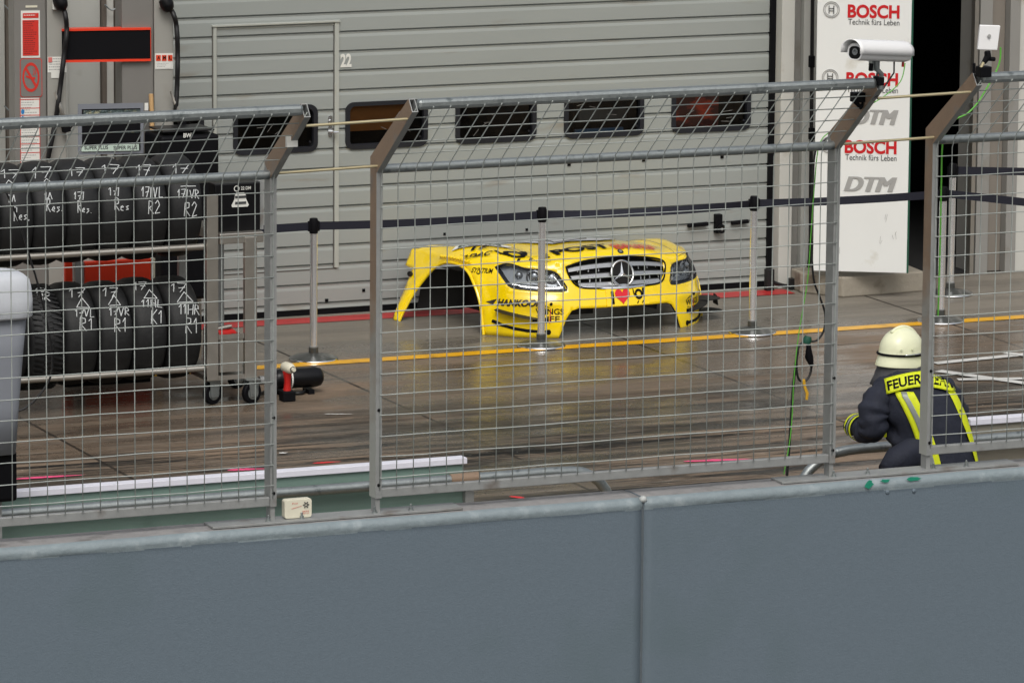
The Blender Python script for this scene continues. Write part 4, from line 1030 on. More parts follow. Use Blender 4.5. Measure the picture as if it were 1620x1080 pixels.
    q.prism([c+V3(x, 0, z) for x, z in ((0, 0), (.11, 0), (.118, .012), (.10, .05), (.095, .085), (.085, .095), (.03, .095), (.022, .085), (.016, .05), (-.004, .012))], (0, -.004, 0)); q.build('white_emblem', M_signw, bx)
    q = MB(); c2 = c+V3(0, -.006, 0)
    q.box(c2[0]+.02, c2[0]+.098, c2[1]-.002, c2[1], c2[2]+.06, c2[2]+.076); q.box(c2[0]+.02, c2[0]+.098, c2[1]-.002, c2[1], c2[2]+.02, c2[2]+.036); q.build('emblem_shade', M_dtxt, bx)
    c = W(371, 301, yq-.003); q = MB(); q.ringd(.02, .015, c+V3(.015, 0, .01), (0, -1, 0), .002, 16)
    decal(q, '22 DM', .07, .022, flat_fn(c+V3(.045, -.002, .0), (1, 0, 0), (0, 0, 1)), bold=.02); q.build('small_logo', M_signw, bx)
    p0 = W(413, 371, yq+.02); q = MB(); q.box(p1[0]+.004, p1[0]+.03, yq+.02, yq+.11, zs+.071, p1[2]+.0); q.build('side_plate', M_galvd, bx)
    # gun lying in the tray
    g = thing('red_drill', 'red and black power tool lying in the trolley tray', 'tool', (x_0+.1, yf+.1, zt1))
    A_ = W(338, 524, yf+.1); B_ = W(366, 518, yf+.1); q = MB(); q.tube([A_+V3(0, 0, .01), B_+V3(0, 0, .01)], [.02, .013], 10); q.build('barrel', M_steel, g, smooth=True)
    q = MB(); q.tube([A_+V3(.02, 0, -.02), A_+V3(.12, .02, -.02), A_+V3(.2, .03, -.06)], [.035, .035, .03], 10); q.build('body', M_redt, g, smooth=True)
    q = MB(); q.beam(A_+V3(.12, 0, -.03), A_+V3(.3, 0, -.05), .04, .02); q.build('battery', M_black, g, bevel=.005)
rack()
# air bottle and drill on the ground right of the trolley
def bottle():
    c = G(478, 622); Y = c[1]; 
    a = W(430, 597, Y); b = W(510, 597, Y); root = thing('gas_bottle', 'black gas bottle lying on the ground beside the trolley', 'bottle', (c[0], Y, 0)); zc = .105
    z_ = W(480, 597, Y)[2]
    q = MB(); L_ = b[0]-a[0]; q.lathe([(.001, 0), (.045, .004), (.062, .02), (.068, .05), (.068, L_-.05), (.06, L_-.02), (.04, L_-.004), (.001, L_)], (a[0], Y, max(z_, .08)), (1, 0, 0), 24); q.build('shell', M_blackg, root, smooth=True)
    q = MB(); q.lathe([(.02, 0), (.02, .05), (.03, .06), (.03, .09)], (a[0], Y, max(z_, .08)), (-1, 0, 0), 12); q.build('valve', M_galvd, root, smooth=True)
    q = MB(); q.box(a[0]+.05, a[0]+.09, Y-.06, Y+.06, 0, .03); q.box(b[0]-.12, b[0]-.08, Y-.06, Y+.06, 0, .03); each(q, 'cradle', M_black, root)
    q = MB(); q.lathe([(.069, 0), (.069, .012)], (a[0]+.12, Y, max(z_, .08)), (1, 0, 0), 24); q.build('band', M_signw, root)
    q = MB(); pts = [G(x, y, .015) for x, y in smooth_px([(385, 618), (405, 625), (430, 616), (460, 621), (480, 620), (496, 606)])]; q.tube(pts, .012, 8)
    tag(q.build('air_hose', M_cabblk, smooth=True), 'black air hose curling on the wet ground under the bottle', 'hose')
    g = G(455, 634); root = thing('impact_wrench', 'red and black cordless wrench standing on its battery by the gas bottle', 'tool', (g[0], g[1], 0)); Y = g[1]
    q = MB(); q.box(g[0]-.045, g[0]+.045, Y-.04, Y+.05, 0, .07); q.build('battery', M_black, root, bevel=.008)
    q = MB(); q.tube([(g[0], Y+.01, .06), (g[0]+.003, Y+.01, .13), (g[0]-.002, Y, .2)], [.028, .022, .032], 10); q.build('grip', M_redt, root, smooth=True)
    q = MB(); c0 = V3(g[0]-.002, Y+.06, .225); q.lathe([(.03, 0), (.036, .02), (.036, .09), (.026, .12), (.014, .13), (.014, .15)], c0, (.1, -1, .0), 16); hd = q.build('head', M_cream, root, smooth=True)
    q = MB(); q.lathe([(.02, 0), (.02, .004)], c0+V3(.0125, -.125, 0), (.1, -1, 0), 12); q.build('chuck', M_dtxt, hd)
bottle()
# thin cable crossing the tyres (behind the fence)
q = MB(); pts = [W(x, y, YB+.3) for x, y in smooth_px([(8, 300), (30, 350), (48, 410), (60, 450), (72, 500), (82, 555), (80, 595), (62, 625), (40, 645), (20, 652)])]
q.tube(pts, .006, 6); tag(q.build('loose_cable', M_cabblk, smooth=True), 'thin black cable hanging in front of the chalked tyres', 'cable')

# ================================================================== STANCHIONS AND BELTS
def stanchion_proto(x, y, label):
    root = thing('stanchion', label, 'stanchion', (x, y, 0), 0, 'chrome belt stanchions on the yellow line')
    q = MB(); q.lathe([(.165, 0.002), (.172, .008), (.170, .018), (.15, .026), (.06, .045), (.034, .052), (.034, .09)], (x, y, 0), n=40); q.build('base', mat('worn dark cast base', (92, 94, 92), .3, .6, var=.3, scale=20, stain=((150, 150, 146), 12, .55)), root, smooth=True)
    q = MB(); q.lathe([(.172, .004), (.1745, .010), (.172, .017)], (x, y, 0), n=40); q.build('rim_ring', M_chrome, root, smooth=True)
    q = MB(); q.lathe([(.0265, .088), (.0265, .90)], (x, y, 0), n=24); q.build('pole', mat('polished pole', (240, 242, 244), .16, .8, var=.04), root, smooth=True)
    q = MB(); q.lathe([(.031, .052), (.031, .1)], (x, y, 0), n=20); q.build('collar', M_galvd, root, smooth=True)
    q = MB(); q.lathe([(.029, .895), (.031, .905), (.031, .985), (.027, 1.0), (.001, 1.0)], (x, y, 0), n=24); q.box(x-.04, x+.04, y-.014, y+.014, .91, .98); q.build('belt_head', M_black, root, smooth=True)
    return root
sp = [(496, 569, 'leftmost chrome stanchion, between the trolley and the car body'), (856, 548, 'chrome stanchion standing in front of the yellow car body'), (1190, 527, 'chrome stanchion right of the yellow car body'),
      (1488, 509, 'chrome stanchion on the yellow line behind the firefighter'), (1503, 466, 'rearmost chrome stanchion near the dark doorway')]
spos = []; S0 = None
for px, py, lb in sp:
    g = G(px, py); spos.append(g)
    if S0 is None: S0 = stanchion_proto(g[0], g[1], lb)
    else:
        c = copy_tree(S0); c.location = (g[0], g[1], 0); c['label'] = lb
def belt(p, q_, label, sag=.015, twist=.0):
    p = np.array(p); q_ = np.array(q_); m = MB(); n = 18; vs = []
    d = nrm((q_-p)*V3(1, 1, 0)); nn = V3(-d[1], d[0], 0)
    for i in range(n+1):
        t = i/n; c = p+(q_-p)*t-V3(0, 0, sag*4*t*(1-t)); a = twist*math.sin(math.pi*t*1.3); u = V3(0, 0, 1)*math.cos(a)+nn*math.sin(a)
        e = nrm(np.cross(u, d)); vs += [c-u*.029-e*.001, c+u*.029-e*.001, c+u*.029+e*.001, c-u*.029+e*.001]
    fs = []
    for i in range(n):
        for k in range(4): fs.append((i*4+k, i*4+(k+1) % 4, (i+1)*4+(k+1) % 4, (i+1)*4+k))
    m.add(vs, fs+[(3, 2, 1, 0), tuple(n*4+k for k in range(4))]); tag(m.build('barrier_belt', M_belt), label, 'belt', 'navy barrier belts')
hz = .945
def hd(i, dx, z=hz): return (spos[i][0]+dx, spos[i][1], z)
belt((spos[0][0]-2.4, spos[0][1]-.02, .93), hd(0, -.04), 'navy belt running left from the leftmost stanchion behind the trolley', .0)
belt(hd(0, .04), hd(1, -.04), 'navy belt between the leftmost stanchion and the one before the car body', .012)
belt(hd(1, .04), hd(2, -.04), 'navy belt above the yellow car body', .02, .5)
belt(hd(2, .04), hd(3, -.04), 'navy belt crossing the white sponsor board', .01, .15)
e = W(1640, 322, 34.0); belt(hd(3, .04), e, 'navy belt going right from the stanchion behind the firefighter, lower of two', .0)
e = W(1640, 272, 35.1); belt(hd(4, .04), e, 'navy belt going right from the rearmost stanchion, upper of two', .0)
# cables at the pillar foot
q = MB(); Yp = YD-.2
q.tube([W(x, y, Yp) for x, y in smooth_px([(1214, 440), (1222, 446), (1240, 452), (1256, 452)])], .016, 8); p = W(1257, 452, Yp); q.box(p[0]-.05, p[0]+.03, Yp-.03, Yp+.03, p[2]-.06, p[2]+.06); p = W(1217, 440, Yp); q.box(p[0]-.03, p[0]+.03, Yp-.03, Yp+.03, 0, p[2]+.07)
tag(q.build('floor_cable', M_cabblk, bevel=.004), 'black cable and plug lying at the foot of the pale pillar', 'cable')
def wall_cable():
    q = MB(); Y = YD-.16
    root = thing('wall_cable', 'double black cable with junction boxes down the pale pillar', 'cable', (W(1286, 300, Y)[0], Y, 0))
    q.tube([W(x, y, Y) for x, y in smooth_px([(1289, -60), (1287, 0), (1286, 90), (1285, 205), (1284, 300), (1283, 400), (1275, 450)])], .008, 8)
    q.tube([W(x, y, Y+.01) for x, y in smooth_px([(1285, -60), (1284, 0), (1283, 90), (1282, 205), (1281, 300), (1280, 400), (1272, 440), (1262, 452)])], .007, 8)
    q.build('strand', M_cabblk, root, smooth=True)
    for py in (98, 212, 392): p = W(1285, py, Y-.02); q = MB(); q.box(p[0]-.02, p[0]+.02, Y-.03, Y+.01, p[2]-.045, p[2]+.045); q.build('junction_box', M_black, root, bevel=.005)
wall_cable()
def fence_cables():
    Y = YF+.12
    q = MB(); q.tube([W(x, y, Y) for x, y in smooth_px([(1389, 110), (1378, 150), (1345, 190), (1305, 222), (1290, 240), (1285, 300), (1284, 380), (1287, 440), (1297, 470), (1305, 495), (1304, 520), (1294, 537), (1280, 540), (1272, 536)])], .0055, 6)
    q.tube([W(x, y, Y) for x, y in smooth_px([(1275, 538), (1263, 550), (1260, 580), (1264, 600), (1274, 602), (1282, 590), (1284, 565), (1278, 540)])], .0065, 6)
    q.tube([W(x, y, Y) for x, y in smooth_px([(1262, 555), (1256, 600), (1252, 650), (1249, 700), (1245, 752)])], .0075, 6)
    root = thing('camera_cable', 'black cable looped behind the fence below the white camera', 'cable', (W(1280, 540, Y)[0], Y, WT)); q.build('cable', M_cabblk, root, smooth=True)
    p = W(1277, 538, Y-.01); q = MB(); q.lathe([(.02, -.02), (.026, 0), (.018, .022)], p, (.3, 0, 1), 10); q.build('green_knot', mat('dark green tape', (20, 80, 62), .6), root, smooth=True)
    q = MB(); q.tube([W(1279, 545, Y-.02), W(1280, 565, Y-.02), W(1284, 578, Y-.02)], [.012, .024, .012], 8); q.build('connector', M_black, root, smooth=True)
    q = MB(); q.tube([W(x, y, Y-.02) for x, y in ((1271, 600), (1273, 612), (1277, 622), (1276, 632))], [.009, .008, .009, .007], 6); q.build('yellow_tag', M_ytag, root, smooth=True)
    q = MB(); q.tube([W(x, y, Y-.012) for x, y in smooth_px([(1432, 100), (1424, 130), (1395, 155), (1360, 175), (1318, 205), (1296, 230), (1288, 300), (1283, 370), (1278, 440), (1270, 490), (1262, 540), (1256, 600), (1253, 660), (1249, 700), (1240, 750)])], .0028, 6)
    tag(q.build('green_cable', M_cabgrn, smooth=True), 'thin green cable running down the fence beside the black one', 'cable')
    q = MB(); q.tube([W(x, y, YF+.05) for x, y in smooth_px([(1583, 75), (1582, 95), (1575, 115), (1555, 150), (1545, 165), (1530, 180), (1510, 190), (1498, 205), (1491, 230), (1489, 300), (1487, 400), (1484, 500)])], .0045, 6)
    tag(q.build('green_cable', M_cabgrn, smooth=True), 'bright green cable down the post of the right fence panel below the white antenna', 'cable')
fence_cables()

# ================================================================== CCTV CAMERA and ANTENNA on the fence
AE = V3(XP2b, YF-.05, KZ-.02)+ARM
def cctv():
    Y = AE[1]+.02; root = thing('security_camera', 'white outdoor security camera on a bracket at the top of the fence', 'camera', (AE[0], Y, AE[2]))
    a = W(1350, 82, Y-.12); b = W(1434, 85, Y+.08); ax = nrm(b-a); L_ = np.linalg.norm(b-a)
    side = nrm(np.cross(ax, V3(0, 0, 1))); upv = np.cross(side, ax)
    def ring(t, sx, sz, dz=0, flat=False):
        out = []
        for k in range(20):
            an = 2*math.pi*k/20; cx = math.copysign(abs(math.cos(an))**.75, math.cos(an)); cz = math.copysign(abs(math.sin(an))**.75, math.sin(an)); out.append(a+ax*L_*t+side*cx*sx+upv*(cz*sz+dz))
        return out
    q = MB(); rings = [ring(.03, .048, .043), ring(.10, .05, .045), ring(.9, .05, .045), ring(.98, .044, .04)]
    vs = [p for r_ in rings for p in r_]; n = 20
    fs = [(i*n+k, i*n+(k+1) % n, (i+1)*n+(k+1) % n, (i+1)*n+k) for i in range(3) for k in range(n)]+[tuple(range(n))[::-1], tuple(60+k for k in range(n))]
    q.add(vs, fs); q.build('housing', M_cctv, root, smooth=True)
    q = MB(); vs = []
    for t in (-.05, .02, .5, .92, .98):
        s_ = 1 if t < .95 else .9
        for k in range(13):
            an = math.pi*k/12; vs.append(a+ax*L_*t+side*math.cos(an)*.062*s_+upv*(math.sin(an)*.055*s_+.008-(.016 if k in (0, 12) else 0)))
    fs = [(i*13+k, i*13+k+1, (i+1)*13+k+1, (i+1)*13+k) for i in range(4) for k in range(12)]; q.add(vs, fs)
    q.build('sun_shield', M_cctv, root, smooth='all', solid=(.004, 0))
    q = MB(); r0 = ring(.024, .033, .028, -.004); q.add(r0, [tuple(range(20))[::-1]]); r1 = ring(.028, .038, .033, -.004); q.add(r0+r1, [(k, (k+1) % 20, 20+(k+1) % 20, 20+k) for k in range(20)]); q.build('window', M_blackg, root)
    q = MB(); c = a+ax*L_*.02+side*.006; q.lathe([(.016, 0), (.018, .004), (.01, .004), (.01, 0)], c, -ax, 16); q.build('lens', M_lamp, root, smooth=True)
    m_ = a+ax*L_*.45-upv*.045
    q = MB(); q.tube([m_, m_-V3(0, 0, .04), AE+V3(0, 0, .06), AE+V3(0, 0, -.02)], .014, 10); q.box(m_[0]-.025, m_[0]+.02, Y-.03, Y+.01, m_[2]-.05, m_[2]); q.build('bracket', M_galv, root, smooth=True)
    q = MB(); q.box(AE[0]-.02, AE[0]+.012, Y-.035, Y+.035, AE[2]-.0, AE[2]+.045); q.tube([m_+V3(-.03, 0, -.01), m_+V3(-.035, 0, -.05)], .012, 8); each(q, 'knob', M_black, root, bevel=.004)
    q = MB(); e_ = a+ax*L_*.95-upv*.05; q.tube([e_+upv*.02, e_-upv*.02], .007, 8); q.build('plug', M_signr, root)
    e2 = a+ax*L_*.78-upv*.042; q = MB(); q.tube([e2, e2-V3(.0, 0, .06), e2-V3(.06, 0, .14), e2-V3(.12, 0, .2)], .0045, 6); q.build('lead', M_cabblk, root, smooth=True)
cctv()
q = MB()
p = W(1362, 152, YF-.35); q.box(p[0]-.05, p[0]+.05, p[1]-.03, p[1]+.03, p[2]-.03, p[2]+.02); q.tube([p+V3(-.04, 0, -.02), p+V3(0, 0, -.06), p+V3(.03, 0, -.02)], .014, 8)
tag(q.build('cable_clamp', M_black, bevel=.006), 'black clamp under the fence top rail beside the security camera', 'clamp')
def antenna():
    AE3 = V3(XP3a, YF-.05, KZ-.02)+ARM; Y = AE3[1]
    root = thing('panel_antenna', 'flat white antenna on a black clamp above the right fence panel', 'antenna', tuple(AE3))
    a = W(1548, 80, Y); cs = [W(1547, 79, Y), W(1578, 80, Y-.012), W(1583, 41, Y-.012), W(1551, 40, Y)]
    q = MB(); q.prism(cs, (.004, .022, 0)); q.build('panel', M_cctv, root, bevel=.004)
    c = W(1565, 57.5, Y-.013); q = MB(); q.lathe([(.011, 0), (.009, .003)], c, (0, -1, 0), 12); q.build('logo_dot', M_logo, root)
    q = MB(); q.tube([W(1562, 81, Y), W(1563, 90, Y), W(1556, 100, Y)], [.016, .02, .012], 10); q.tube([W(1560, 93, Y), W(1574, 94, Y)], .012, 8); q.tube([W(1556, 98, Y), W(1552, 106, Y)], .01, 8)
    p = W(1557, 113, Y); q.box(p[0]-.03, p[0]+.035, Y-.02, Y+.04, p[2]-.03, p[2]+.025); q.tube([W(1541, 116, Y), W(1541, 100, Y)], .009, 8); q.build('clamp', M_black, root, bevel=.005)
    q = MB(); q.tube([W(1552, 107, Y-.01), W(1556, 99, Y-.01)], .0085, 8); q.build('pin', M_brass, root)
antenna()
q = MB(); p = V3(XP1b-.018, YF-.04, KZ-.04)+ARM*.52; q.box(p[0]-.022, p[0]+.036, p[1]-.05, p[1]-.03, p[2]+.0, p[2]+.055); tag(q.build('tape_tag', M_signw), 'white tape wrapped round the sloping arm of the left fence panel', 'tape')

# ================================================================== CAR BODY (front clip on the ground)
PLN = np.array([(0, 0), (.2, .008), (.4, .045), (.55, .10), (.68, .18), (.79, .29), (.87, .43), (.92, .58), (.95, .8), (.97, 1.05), (.98, 1.55)])
def _dense():
    A = np.vstack([(PLN*[-1, 1])[:0:-1], PLN]); out = []
    for i in range(len(A)-1):
        p0, p1, p2, p3 = A[max(i-1, 0)], A[i], A[i+1], A[min(i+2, len(A)-1)]
        for t in np.linspace(0, 1, 20, endpoint=False): out.append(.5*((2*p1)+(-p0+p2)*t+(2*p0-5*p1+4*p2-p3)*t*t+(-p0+3*p1-3*p2+p3)*t**3))
    out.append(A[-1]); out = np.array(out); l = np.r_[0, np.cumsum(np.hypot(*np.diff(out, axis=0).T))]; return out, l-l[-1]/2
CP, CS = _dense(); SM = CS[-1]
def sm(x): x = min(1, max(0, x)); return x*x*(3-2*x)
def sag(p):   # the loose shell sags at its far rear corner
    p[2] *= 1-.20*sm((p[0]+.1)/.8)*sm((p[1]-.7)/.7); return p
def smap(s, z, off=0.0):
    u = np.interp(s, CS, CP[:, 0]); b = np.interp(s, CS, CP[:, 1]); e = .03
    tu = np.interp(s+e, CS, CP[:, 0])-np.interp(s-e, CS, CP[:, 0]); tb = np.interp(s+e, CS, CP[:, 1])-np.interp(s-e, CS, CP[:, 1]); l = math.hypot(tu, tb); nu, nb = -tb/l, tu/l
    w_ = 1-.6*sm((abs(s)-.6)/.4); zc = min(1, max(0, z))
    ins = .15*w_*(zc/.5)**2-.20*(1-min(1, zc/.45))*sm((b-1.0)/.35)
    ins += .05*sm((z-.32)/.2)*sm((abs(s)-.75)/.2)*sm((1.0-b)/.5)
    # shallow styling crease across the bumper and flare round the wheel arch
    ins += -.018*math.exp(-((z-.235)/.03)**2)*sm((1.05-abs(s))/.3)*sm((abs(s)-.45)/.1)
    r_ = math.hypot((abs(s)-1.5)/.42, (z-.02)/.45); ins -= .028*math.exp(-((r_-1)/.12)**2)*(abs(s) > 1.0)
    ins -= off
    return sag(np.array([u+nu*ins, b+nb*ins, z]))
ZS = [0, .3, .45, .6, .8, 1.0, 1.2, 1.45, SM]; ZT = [.552, .543, .515, .492, .478, .483, .497, .475, .445]
def ztop(s): return float(np.interp(abs(s), ZS, ZT))
TS = np.linspace(-SM, SM, 161); TP = np.array([smap(s, ztop(s)) for s in TS])
def hoodz(u, b):
    d = np.hypot(TP[:, 0]-u, TP[:, 1]-b); i = int(d.argmin()); dm = float(d[i])
    w_ = 1/(d+.02)**3; zb_ = float((w_*TP[:, 2]).sum()/w_.sum())
    cent = math.exp(-(u/.62)**4)
    z = zb_+.050*(1-math.exp(-dm/.09))+.018*sm(b/1.0)*cent
    z += .028*math.exp(-((abs(u)-.74)/.15)**2)*math.exp(-((b-.9)/.35)**2)*sm(dm/.10)   # fender crowns
    z -= .010*math.exp(-((abs(u)-.5)/.06)**2)*sm((b-.3)/.3)                                # valley beside the bonnet
    z -= .022*sm((b-.8)/.5)*sm((.85-abs(u))/.2)
    return z
def hmap(u, b, off=0.0): return np.array([u, b, hoodz(u, b)+off])
def car():
    th = R(6); root = thing('car_body', 'yellow race car front bodywork with star grille standing on the wet ground', 'car body', (15.985, 34.68, 0), th)
    root.rotation_euler = (0, R(1.0), th); root.scale = (1, 1, 1.025)
    def part(q, name, m, par=root, **k): return q.build(name, m, par, local=True, **k)
    def mir(P_): return [(-x, y) for x, y in P_][::-1]
    # ---- shell: side sheet
    arch = [(1.085, -.015), (1.106, .089), (1.135, .2), (1.19, .29), (1.28, .37), (1.40, .42), (1.52, .435), (1.64, .42), (1.75, .36), (1.825, .25), (1.865, .14), (1.89, -.02)]
    rear = [(1.955, -.02), (1.985, .12), (2.0, .25), (2.02, .33), (SM-.03, .34), (SM-.005, .42)]
    half = [(0, .2), (.2, .2), (.38, .2), (.43, .185), (.47, .13), (.525, -.005)]+arch+rear
    top = [(s, ztop(s)) for s in TS[::-1]]
    outline = half+top+mir(half)[:-1]
    hl = [(1.088, .452), (1.02, .478), (.94, .483), (.80, .462), (.66, .455), (.553, .440), (.50, .39), (.462, .322), (.62, .316), (.78, .322), (.90, .334), (.96, .372), (1.03, .42)]
    gr = [(-.455, .478), (-.3, .513), (-.15, .526), (0, .53), (.15, .526), (.3, .513), (.455, .478), (.43, .41), (.36, .345), (.2, .332), (0, .326), (-.2, .332), (-.36, .345), (-.43, .41)]
    q = MB(); vs, fs = fill(outline, [gr, hl, mir(hl)], .028, lambda x, y: smap(x, y)); q.add(vs, fs)
    # ---- hood sheet inside the rim
    rim = [(TP[i][0], TP[i][1]) for i in range(len(TS))]
    cow = [(.9, 1.5), (.8, 1.42), (.66, 1.2), (.5, 1.03), (.25, .98), (0, .97), (-.25, .98), (-.5, 1.03), (-.66, 1.2), (-.8, 1.42), (-.9, 1.5)]
    vs, fs = fill(rim+cow, [], .024, lambda x, y: hmap(x, y)); q.add(vs, fs)
    o = part(q, 'body_shell', [M_cary, M_carin], weld=.012, smooth='all', solid=(.012, 1, 1, 0))
    # make the outside the first side
    bm = bmesh.new(); bm.from_mesh(o.data); bm.faces.ensure_lookup_table()
    up = [f for f in bm.faces if abs(f.normal.z) > .7]
    if sum(f.normal.z*f.calc_area() for f in up) < 0: bmesh.ops.reverse_faces(bm, faces=bm.faces)
    bm.to_mesh(o.data); bm.free(); o.modifiers['solid'].offset = -1
    # ---- arch flange (rolled edge) both sides
    for sg in (1, -1):
        q = MB(); pts = [smap(sg*s, z, .004) for s, z in smooth_px([p for p in arch], 3)]; q.tube(pts, .011, 8); part(q, 'arch_lip', M_cary, smooth=True)
    q = MB()
    for sg in (1, -1):
        ap = [p for p in smooth_px(arch, 4)]; o_ = []
        for s, z in ap: o_ += [smap(sg*s, z, 0), smap(sg*(s+(.004 if s > 1.5 else -.004)), z, -.016)]
        q.add(o_, [(2*i, 2*i+1, 2*i+3, 2*i+2) for i in range(len(ap)-1)])
    each(q, 'arch_return', M_cary, root, local=True, smooth='all', solid=(.004, 0))
    # serrated cooling fins above the arch
    q = MB()
    for sg in (1, -1):
        for k in range(11):
            s_ = 1.34+.035*k; p = smap(sg*s_, .46+.012*math.sin(k/10*math.pi), .006); q.lathe([(.013, 0), (.010, .012)], p, (sg*.6, 0, .8), 8)
    part(q, 'arch_fin', M_cary, smooth=True)
    # inner liners, dark
    q = MB()
    for sg in (1, -1):
        q.add([(sg*.62, .62, .06), (sg*.62, 1.3, .05), (sg*.66, 1.3, .34), (sg*.66, .62, .40)], [(0, 1, 2, 3)])
        q.add([(sg*.66, .6, .40), (sg*.9, .6, .40), (sg*.9, 1.3, .36), (sg*.66, 1.3, .34)], [(0, 1, 2, 3)])
        q.add([(sg*.62, 1.3, .03), (sg*.95, 1.42, .03), (sg*.9, 1.42, .32), (sg*.62, 1.3, .32)], [(0, 1, 2, 3)])
    q.box(-.42, -.2, .25, .3, .13, .19); q.box(-.42, -.05, .4, .43, .1, .3)
    q.add([(-.5, .24, .46), (.5, .24, .46), (.5, .5, .17), (-.5, .5, .17)], [(0, 1, 2, 3)])
    part(q, 'wheel_liner', M_carin, solid=(.006, 0))
    # ---- grille
    q = MB(); vs, fs = fill(gr, [], .04, lambda x, y: smap(x, y, -.06)); q.add(vs, fs); gb = part(q, 'grille', M_void)
    q = MB()
    gcl = smooth_px(gr+[gr[0]], 4)[:-1]
    q.tube([smap(s, z, .002) for s, z in gcl], .007, 6, close=True); part(q, 'grille_surround', M_black, smooth='all')
    def gw(z):  # half width of the opening at z
        xs = [p for p in gr if p[0] >= 0]; xs = sorted([(p[1], p[0]) for p in xs if p[0] > .35]); return float(np.interp(z, [a for a, _ in xs], [b for _, b in xs]))
    def bar(z0, z1, off0, off1, zr=0.0):
        q = MB(); n = 28; vs = []; 
        for i in range(n+1):
            t = -1+2*i/n; hw = gw((z0+z1)/2)-.012; s_ = t*hw; dz = -.028*(t*t)*zr; ex = .02*math.exp(-(s_/.13)**2)
            P4 = [smap(s_, z0+dz, off0-.03), smap(s_, z0+dz, off0+ex), smap(s_, z1+dz, off1+ex), smap(s_, z1+dz, off1-.03)]; vs += P4
        fs = [(i*4+k, i*4+(k+1) % 4, (i+1)*4+(k+1) % 4, (i+1)*4+k) for i in range(n) for k in range(4)]
        q.add(vs, fs+[(3, 2, 1, 0), tuple(n*4+k for k in range(4))]); return q
    part(bar(.470, .495, -.004, -.014, 1.0), 'grille_bar', M_silver, smooth=True); part(bar(.405, .429, -.004, -.014, .55), 'grille_bar', M_silver, smooth=True); part(bar(.345, .368, -.004, -.014, .1), 'grille_bar', M_silver, smooth=True)
    part(bar(.326, .338, .006, .004, -.4), 'grille_chrome', M_chrome, smooth=True)
    q = MB()
    for s_ in (-.36, -.27, -.18, .18, .27, .36):
        for z0, z1 in ((.44, .465), (.37, .402)): q.add([smap(s_, z0, -.02), smap(s_+.008, z0, -.02), smap(s_+.015, z1, -.02), smap(s_+.007, z1, -.02)], [(0, 1, 2, 3)])
    part(q, 'grille_rib', M_silver)
    # star
    c = smap(0, .425, .026); ax = nrm(np.array([0., -1., .28])); u_ = V3(1, 0, 0); v_ = nrm(np.cross(ax, u_))*1; v_ = v_ if v_[2] > 0 else -v_
    q = MB(); q.lathe([(.094, 0), (.094, .012), (.001, .012)], c-ax*.0125, ax, 40); part(q, 'star_backing', M_void)
    q = MB(); q.tube([c+u_*.09*math.cos(a)+v_*.09*math.sin(a) for a in np.linspace(0, 2*math.pi, 40, endpoint=False)], .0085, 8, close=True)
    for k in range(3):
        a = math.pi/2+k*2*math.pi/3; d_ = u_*math.cos(a)+v_*math.sin(a); s_ = -u_*math.sin(a)+v_*math.cos(a)
        a2 = a+math.pi/3; a3 = a-math.pi/3; r_ = .016
        q.add([c+ax*.018, c+d_*.086+ax*.006, c+ax*.003+(u_*math.cos(a2)+v_*math.sin(a2))*r_, c+ax*.003+(u_*math.cos(a3)+v_*math.sin(a3))*r_], [(0, 2, 1), (0, 1, 3)])
    part(q, 'star_emblem', M_chrome, smooth=True, recalc=False)
    # ---- headlights
    for sg in (-1, 1):
        P_ = [(sg*x, y) for x, y in hl]
        q = MB(); vs, fs = fill(P_, [], .035, lambda x, y: smap(x, y, -.045)); q.add(vs, fs); h = part(q, 'headlight', M_lampd, smooth='all')
        q = MB(); 
        q.tube([smap(s, z, -.003) for s, z in smooth_px(P_+[P_[0]], 3)[:-1]], .007, 6, close=True)
        # dark inner side wall
        lo = [smap(s, z, -.045) for s, z in P_]; hi = [smap(s, z, 0) for s, z in P_]; n = len(P_)
        q.add(lo+hi, [(k, (k+1) % n, n+(k+1) % n, n+k) for k in range(n)]); part(q, 'bezel', M_rubber, h)
        def disc(s0, z0, r_, off, m, nm, ring=None):
            q = MB(); cc = smap(s0, z0, off); e = smap(s0, z0, off+.1); a_ = nrm(e-cc)
            if ring: q.lathe([(r_, 0), (r_, .018), (r_-ring, .022), (r_-ring-.004, .0)], cc, a_, 28)
            else: q.lathe([(r_, 0), (r_*.8, .014), (r_*.45, .022), (.001, .025)], cc, a_, 28)
            part(q, nm, m, h, smooth=True)
        disc(sg*.735, .402, .056, -.042, M_lamp, 'lamp_ring', .010); disc(sg*.735, .402, .04, -.04, M_clear if 0 else M_lamp, 'projector')
        disc(sg*.58, .39, .046, -.042, M_lamp, 'reflector'); disc(sg*.87, .41, .030, -.04, M_lamp, 'side_reflector')
        q = MB(); q.tube([smap(sg*s, z, -.012) for s, z in ((.90, .352), (.80, .338), (.66, .332), (.54, .334), (.49, .338))], .0085, 6)
        q.tube([smap(sg*s, z, -.012) for s, z in ((.50, .34), (.53, .378), (.56, .41))], .005, 6); part(q, 'light_strip', M_chrome, h, smooth=True)
        q = MB(); vs, fs = fill([(sg*x, y) for x, y in ((.54, .346), (.88, .362), (.86, .372), (.54, .356))], [], .05, lambda x, y: smap(x, y, -.02)); q.add(vs, fs); part(q, 'daylight_bar', M_lamp, h)
        q = MB(); vs, fs = fill(P_, [], .04, lambda x, y: smap(x, y, -.0015)); q.add(vs, fs); part(q, 'cover', M_clear, h, smooth='all')
    # ---- number plate style panel between grille and mouth
    q = MB(); a0, a1, z0, z1 = -.155, .205, .207, .325; n = 8
    vs = []
    for i in range(n+1):
        s_ = a0+(a1-a0)*i/n
        vs += [smap(s_, z0, .0), smap(s_, z0, .012), smap(s_, z1, .012), smap(s_, z1, .0)]
